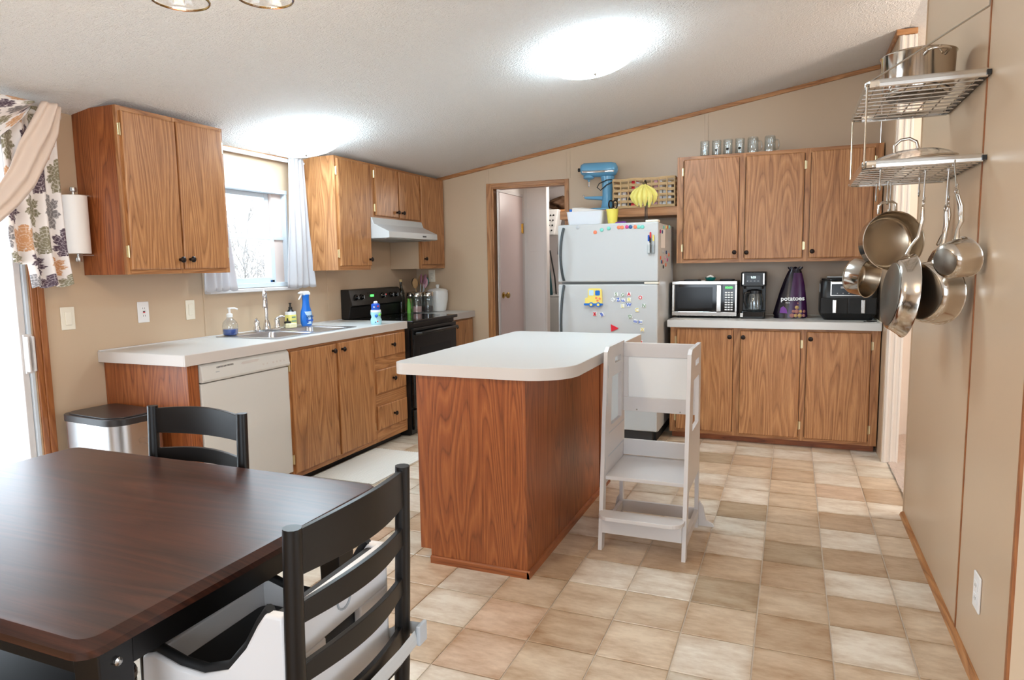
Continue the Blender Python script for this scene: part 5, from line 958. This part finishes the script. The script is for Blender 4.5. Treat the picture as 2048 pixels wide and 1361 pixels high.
# ---- glass mugs on the wall cabinet
def mug(x, label, flip, deco):
    t = thing('glass_mug', label, 'mug', (x, -.26, 2.1476), group='glass mugs on the wall cabinet'); z = 2.1478
    if not flip:
        build(MB().lathe([(.030, 0), (.034, .004), (.035, .11), (.034, .118), (.031, .118), (.031, .012), (.002, .010)], (x, -.26, z), 'z', 24), 'glass', 'clear_plastic', t, smooth=50)
        build(MB().prism([(x-.009, z+.042), (x, z+.030), (x+.009, z+.042), (x+.006, z+.050), (x, z+.047), (x-.006, z+.050)] if deco == 'heart' else rpoly(x-.009, x+.009, z+.034, z+.052, .002), 'y', -.298, -.2955), 'print', 'oil_dark', t)
    else:
        build(MB().lathe([(.041, 0), (.042, .004), (.040, .06), (.040, .108), (.036, .118), (.033, .12), (.032, .116), (.036, .10), (.036, .004)], (x, -.26, z), 'z', 24), 'glass', 'clear_plastic', t, smooth=50)
        build(MB().tube([(x+.038, -.27, z+.09), (x+.058, -.28, z+.082), (x+.064, -.283, z+.05), (x+.058, -.28, z+.022), (x+.039, -.27, z+.016)], .006, 8), 'handle', 'clear_plastic', t, smooth=60)
mug(2.735, 'clear glass mug with heart print at the end of the row', 0, 'heart'); mug(2.822, 'clear glass mug with heart print second from the row end', 0, 'heart'); mug(2.905, 'clear glass mug with square print beside a heart print mug', 0, 'sq'); mug(2.992, 'clear glass mug with square print beside the upturned mugs', 0, 'sq')
mug(3.085, 'upturned handled glass mug next to the square print mug', 1, ''); mug(3.205, 'upturned handled glass mug standing last by the wall shadow', 1, '')
# ================================================================== pot rack
rk = thing('pot_rack', 'two tier steel wall rack for pots on the right wall', 'pot rack', (3.78, -2.78, 1.65))
def tier(z, nm):
    path = [(3.95, -3.10, z), (3.64, -3.10, z), (3.612, -3.088, z), (3.60, -3.06, z), (3.60, -2.50, z), (3.612, -2.472, z), (3.64, -2.46, z), (3.95, -2.46, z)]
    bd = build(MB().tube(path, [(.014, .0018)]*8, 8, flat=(0, 0, 1)), nm, 'steel', rk)
    build(B(3.946, 3.9585, -3.108, -2.452, z-.008, z+.008), 'wall_bar', 'black_satin', bd)
    for i in range(9): y = -3.04+i*.065; build(MB().tube([(3.602, y, z-.010), (3.95, y, z-.010)], .0028, 6), 'cross_wire', 'wire_steel', bd)
    for i in range(7): x = 3.63+i*.05; build(MB().tube([(x, -3.099, z-.006), (x, -2.461, z-.006)], .0028, 6), 'long_wire', 'wire_steel', bd)
tier(1.935, 'upper_tier'); tier(1.665, 'lower_tier')
for y in (-3.085, -2.475):
    build(MB().tube([(3.604, y, 1.935), (3.604, y, 1.66)], .0035, 8), 'hanging_rod', 'wire_steel', rk); build(MB().tube([(3.952, y+.02, 2.17), (3.95, y+.015, 2.15), (3.612, y, 1.945)], .003, 8), 'brace', 'wire_steel', rk)
    for z in (1.935, 1.66): build(MB().ball((3.604, y, z), .007, 8, 6), 'rod_end', 'wire_steel', rk)
def pan(name, label, cat, c, n, up, r0, r1, h, L, handle='long', out='steel_pan', base='steel_worn', fillet=.02):
    # c: body centre, n: direction from base to rim, up: handle direction
    n = Vector(n).normalized(); up = Vector(up); up = (up-n*up.dot(n)).normalized(); sd = n.cross(up)
    K = Matrix(((up.x, sd.x, n.x, c[0]), (up.y, sd.y, n.y, c[1]), (up.z, sd.z, n.z, c[2]), (0, 0, 0, 1))) @ Matrix.Translation((0, 0, -h/2))
    t = thing(name, label, cat, c)
    b = build(MB().lathe([(r0-fillet, 0), (r0-fillet*.3, fillet*.3), (r0, fillet), (r1, h-.003), (r1+.004, h), (r1+.001, h+.002)], n=40, caps=False).xf(K), 'body', out, t, smooth=60)
    build(MB().lathe([(r1+.001, h+.002), (r1-.002, h-.002), (r0-.003, fillet), (r0-fillet, .004), (.001, .004)], n=40, caps=False).xf(K), 'inside', 'steel_inside', b, smooth=60)
    build(MB().lathe([(.001, -.003), (r0-fillet, -.003), (r0-fillet*.8, 0)], n=40, caps=False).xf(K), 'base_disc', base, b, smooth=40)
    end = None
    if handle == 'long':
        pts = [(r1, 0, h-.022), (r1+.03, 0, h-.012), (r1+L*.35, 0, h+.006), (r1+L*.7, 0, h+.012), (r1+L*.95, 0, h+.006)]
        g = build(MB().tube(pts, [(.007, .012), (.005, .007), (.006, .010), (.007, .011), (.005, .008)], 10, flat=(0, 0, 1)).xf(K), 'handle', 'steel_pan', t, smooth=60)
        build(MB().tube([(r1+L*.95+.012+.012*cos(a), .007*sin(a), h+.006) for a in [2*pi*i/12 for i in range(12)]], .003, 6, True).xf(K), 'hang_loop', 'steel_pan', g, smooth=60); end = K @ Vector((r1+L*.95+.021, 0, h+.006))
        for s_ in (-.012, .012): build(MB().ball(tuple(K @ Vector((r1-.001, s_, h-.02))), .005, 8, 6), 'rivet', 'steel_pan', g)
    else:
        g = build(MB().tube([(r1, -.035, h-.03), (r1+.03, -.035, h-.022), (r1+.042, -.02, h-.02), (r1+.042, .02, h-.02), (r1+.03, .035, h-.022), (r1, .035, h-.03)], .0055, 8).xf(K), 'loop_handle', 'steel_pan', t, smooth=60); end = K @ Vector((r1+.042, 0, h-.02))
    return t, K, end
def hook(p, q, lab='steel S hook holding a pan under the lower rack tier'): # from the rack wire at q to the hanging point p
    p, q = Vector(p), Vector(q); m = (p+q)/2; d = (q-p); pts = [q+Vector((.0, .014, -.016)), q+Vector((0, .011, .003)), q+Vector((0, 0, .010)), q+Vector((0, -.011, 0)), q+Vector((0, -.009, -.015)), m, p+Vector((0, .009, .014)), p+Vector((0, .009, -.002)), p+Vector((0, 0, -.009)), p+Vector((0, -.011, -.002)), p+Vector((0, -.014, .012))]
    tag(build(MB().tube(pts, .0028, 8), 's_hook', 'wire_steel', smooth=60), lab, 'hook', 'S hooks on the pot rack')
def hung(*a, **k):
    t, K, e = pan(*a, **k); q = (min(3.935, max(3.61, e.x)), min(-2.47, max(-3.09, e.y)), 1.662); hook(e, q, HL.pop(0)); return t, K
HL = ['S hook holding the deep open pan by its loop handle', 'S hook holding the small saucepan beside the air fryer', 'S hook holding the large edge on skillet', 'S hook holding the pan with the dark worn base', 'S hook holding the shiny saucepan by the wall seam', 'S hook holding the half hidden medium skillet']
hung('saute_pan', 'deep steel pan hanging with its open inside toward the kitchen', 'pan', (3.745, -2.60, 1.41), (.32, -.94, .06), (-.12, 0, 1), .112, .118, .085, .1, handle='loop')
hung('saucepan', 'small steel saucepan hanging lowest beside the air fryer', 'saucepan', (3.655, -2.50, 1.268), (.80, -.58, -.15), (.25, 0, 1), .078, .082, .085, .20)
hung('skillet', 'large shallow steel skillet hanging edge on at the front of the rack', 'skillet', (3.745, -2.95, 1.208), (.98, .13, -.10), (-.02, 0, 1), .132, .15, .055, .18)
hung('dark_bottom_pan', 'steel pan with a dark worn base facing outward', 'pan', (3.838, -2.97, 1.218), (.80, .58, .02), (.1, 0, 1), .108, .114, .075, .18, base='steel_worn')
hung('saucepan', 'small shiny saucepan hanging close against the wall seam', 'saucepan', (3.875, -3.16, 1.335), (.78, .58, .18), (.05, .1, 1), .060, .064, .082, .15)
hung('skillet', 'medium skillet hanging half hidden behind the other pans', 'skillet', (3.915, -2.66, 1.30), (.98, .2, 0), (0, 0, 1), .08, .095, .035, .16)
for x, y in ((3.70, -2.52), (3.66, -3.04), (3.83, -2.70)): hook((x, y-.004, 1.59), (x, y, 1.662), 'empty steel S hook hanging from the lower rack tier')
# pot and lid standing on the rack
st, K, e = pan('stock_pot', 'large steel stock pot standing on the upper rack tier', 'pot', (3.795, -2.78, 2.017), (0, 0, 1), (.3, -1, 0), .118, .122, .150, .1, handle='loop')
g2 = build(MB().tube([(-.122, -.035, .12), (-.152, -.035, .128), (-.164, -.02, .13), (-.164, .02, .13), (-.152, .035, .128), (-.122, .035, .12)], .0055, 8).xf(K), 'loop_handle', 'steel_pan', st, smooth=60)
ld = thing('pan_lid', 'domed glass pan lid with a steel rim on the lower rack tier', 'lid', (3.775, -2.79, 1.668)); kl = Matrix.Translation((3.775, -2.79, 1.695)) @ Matrix.Rotation(RAD(-7), 4, 'Y')
build(MB().lathe([(.158, .004), (.140, .022), (.10, .040), (.05, .050), (.001, .053), (.001, .049), (.05, .046), (.10, .036), (.139, .018), (.155, .002)], n=40, caps=False).xf(kl), 'glass_dome', 'glass', ld, smooth=60)
build(MB().tube([(.160*cos(a), .160*sin(a), .002) for a in [2*pi*i/40 for i in range(40)]], .0045, 8, True).xf(kl), 'steel_rim', 'steel_pan', ld, smooth=60); build(MB().tube([(-.04, 0, .052), (-.036, 0, .078), (-.015, 0, .094), (.015, 0, .094), (.036, 0, .078), (.04, 0, .052)], .006, 8).xf(kl), 'handle', 'steel_pan', ld, smooth=60)
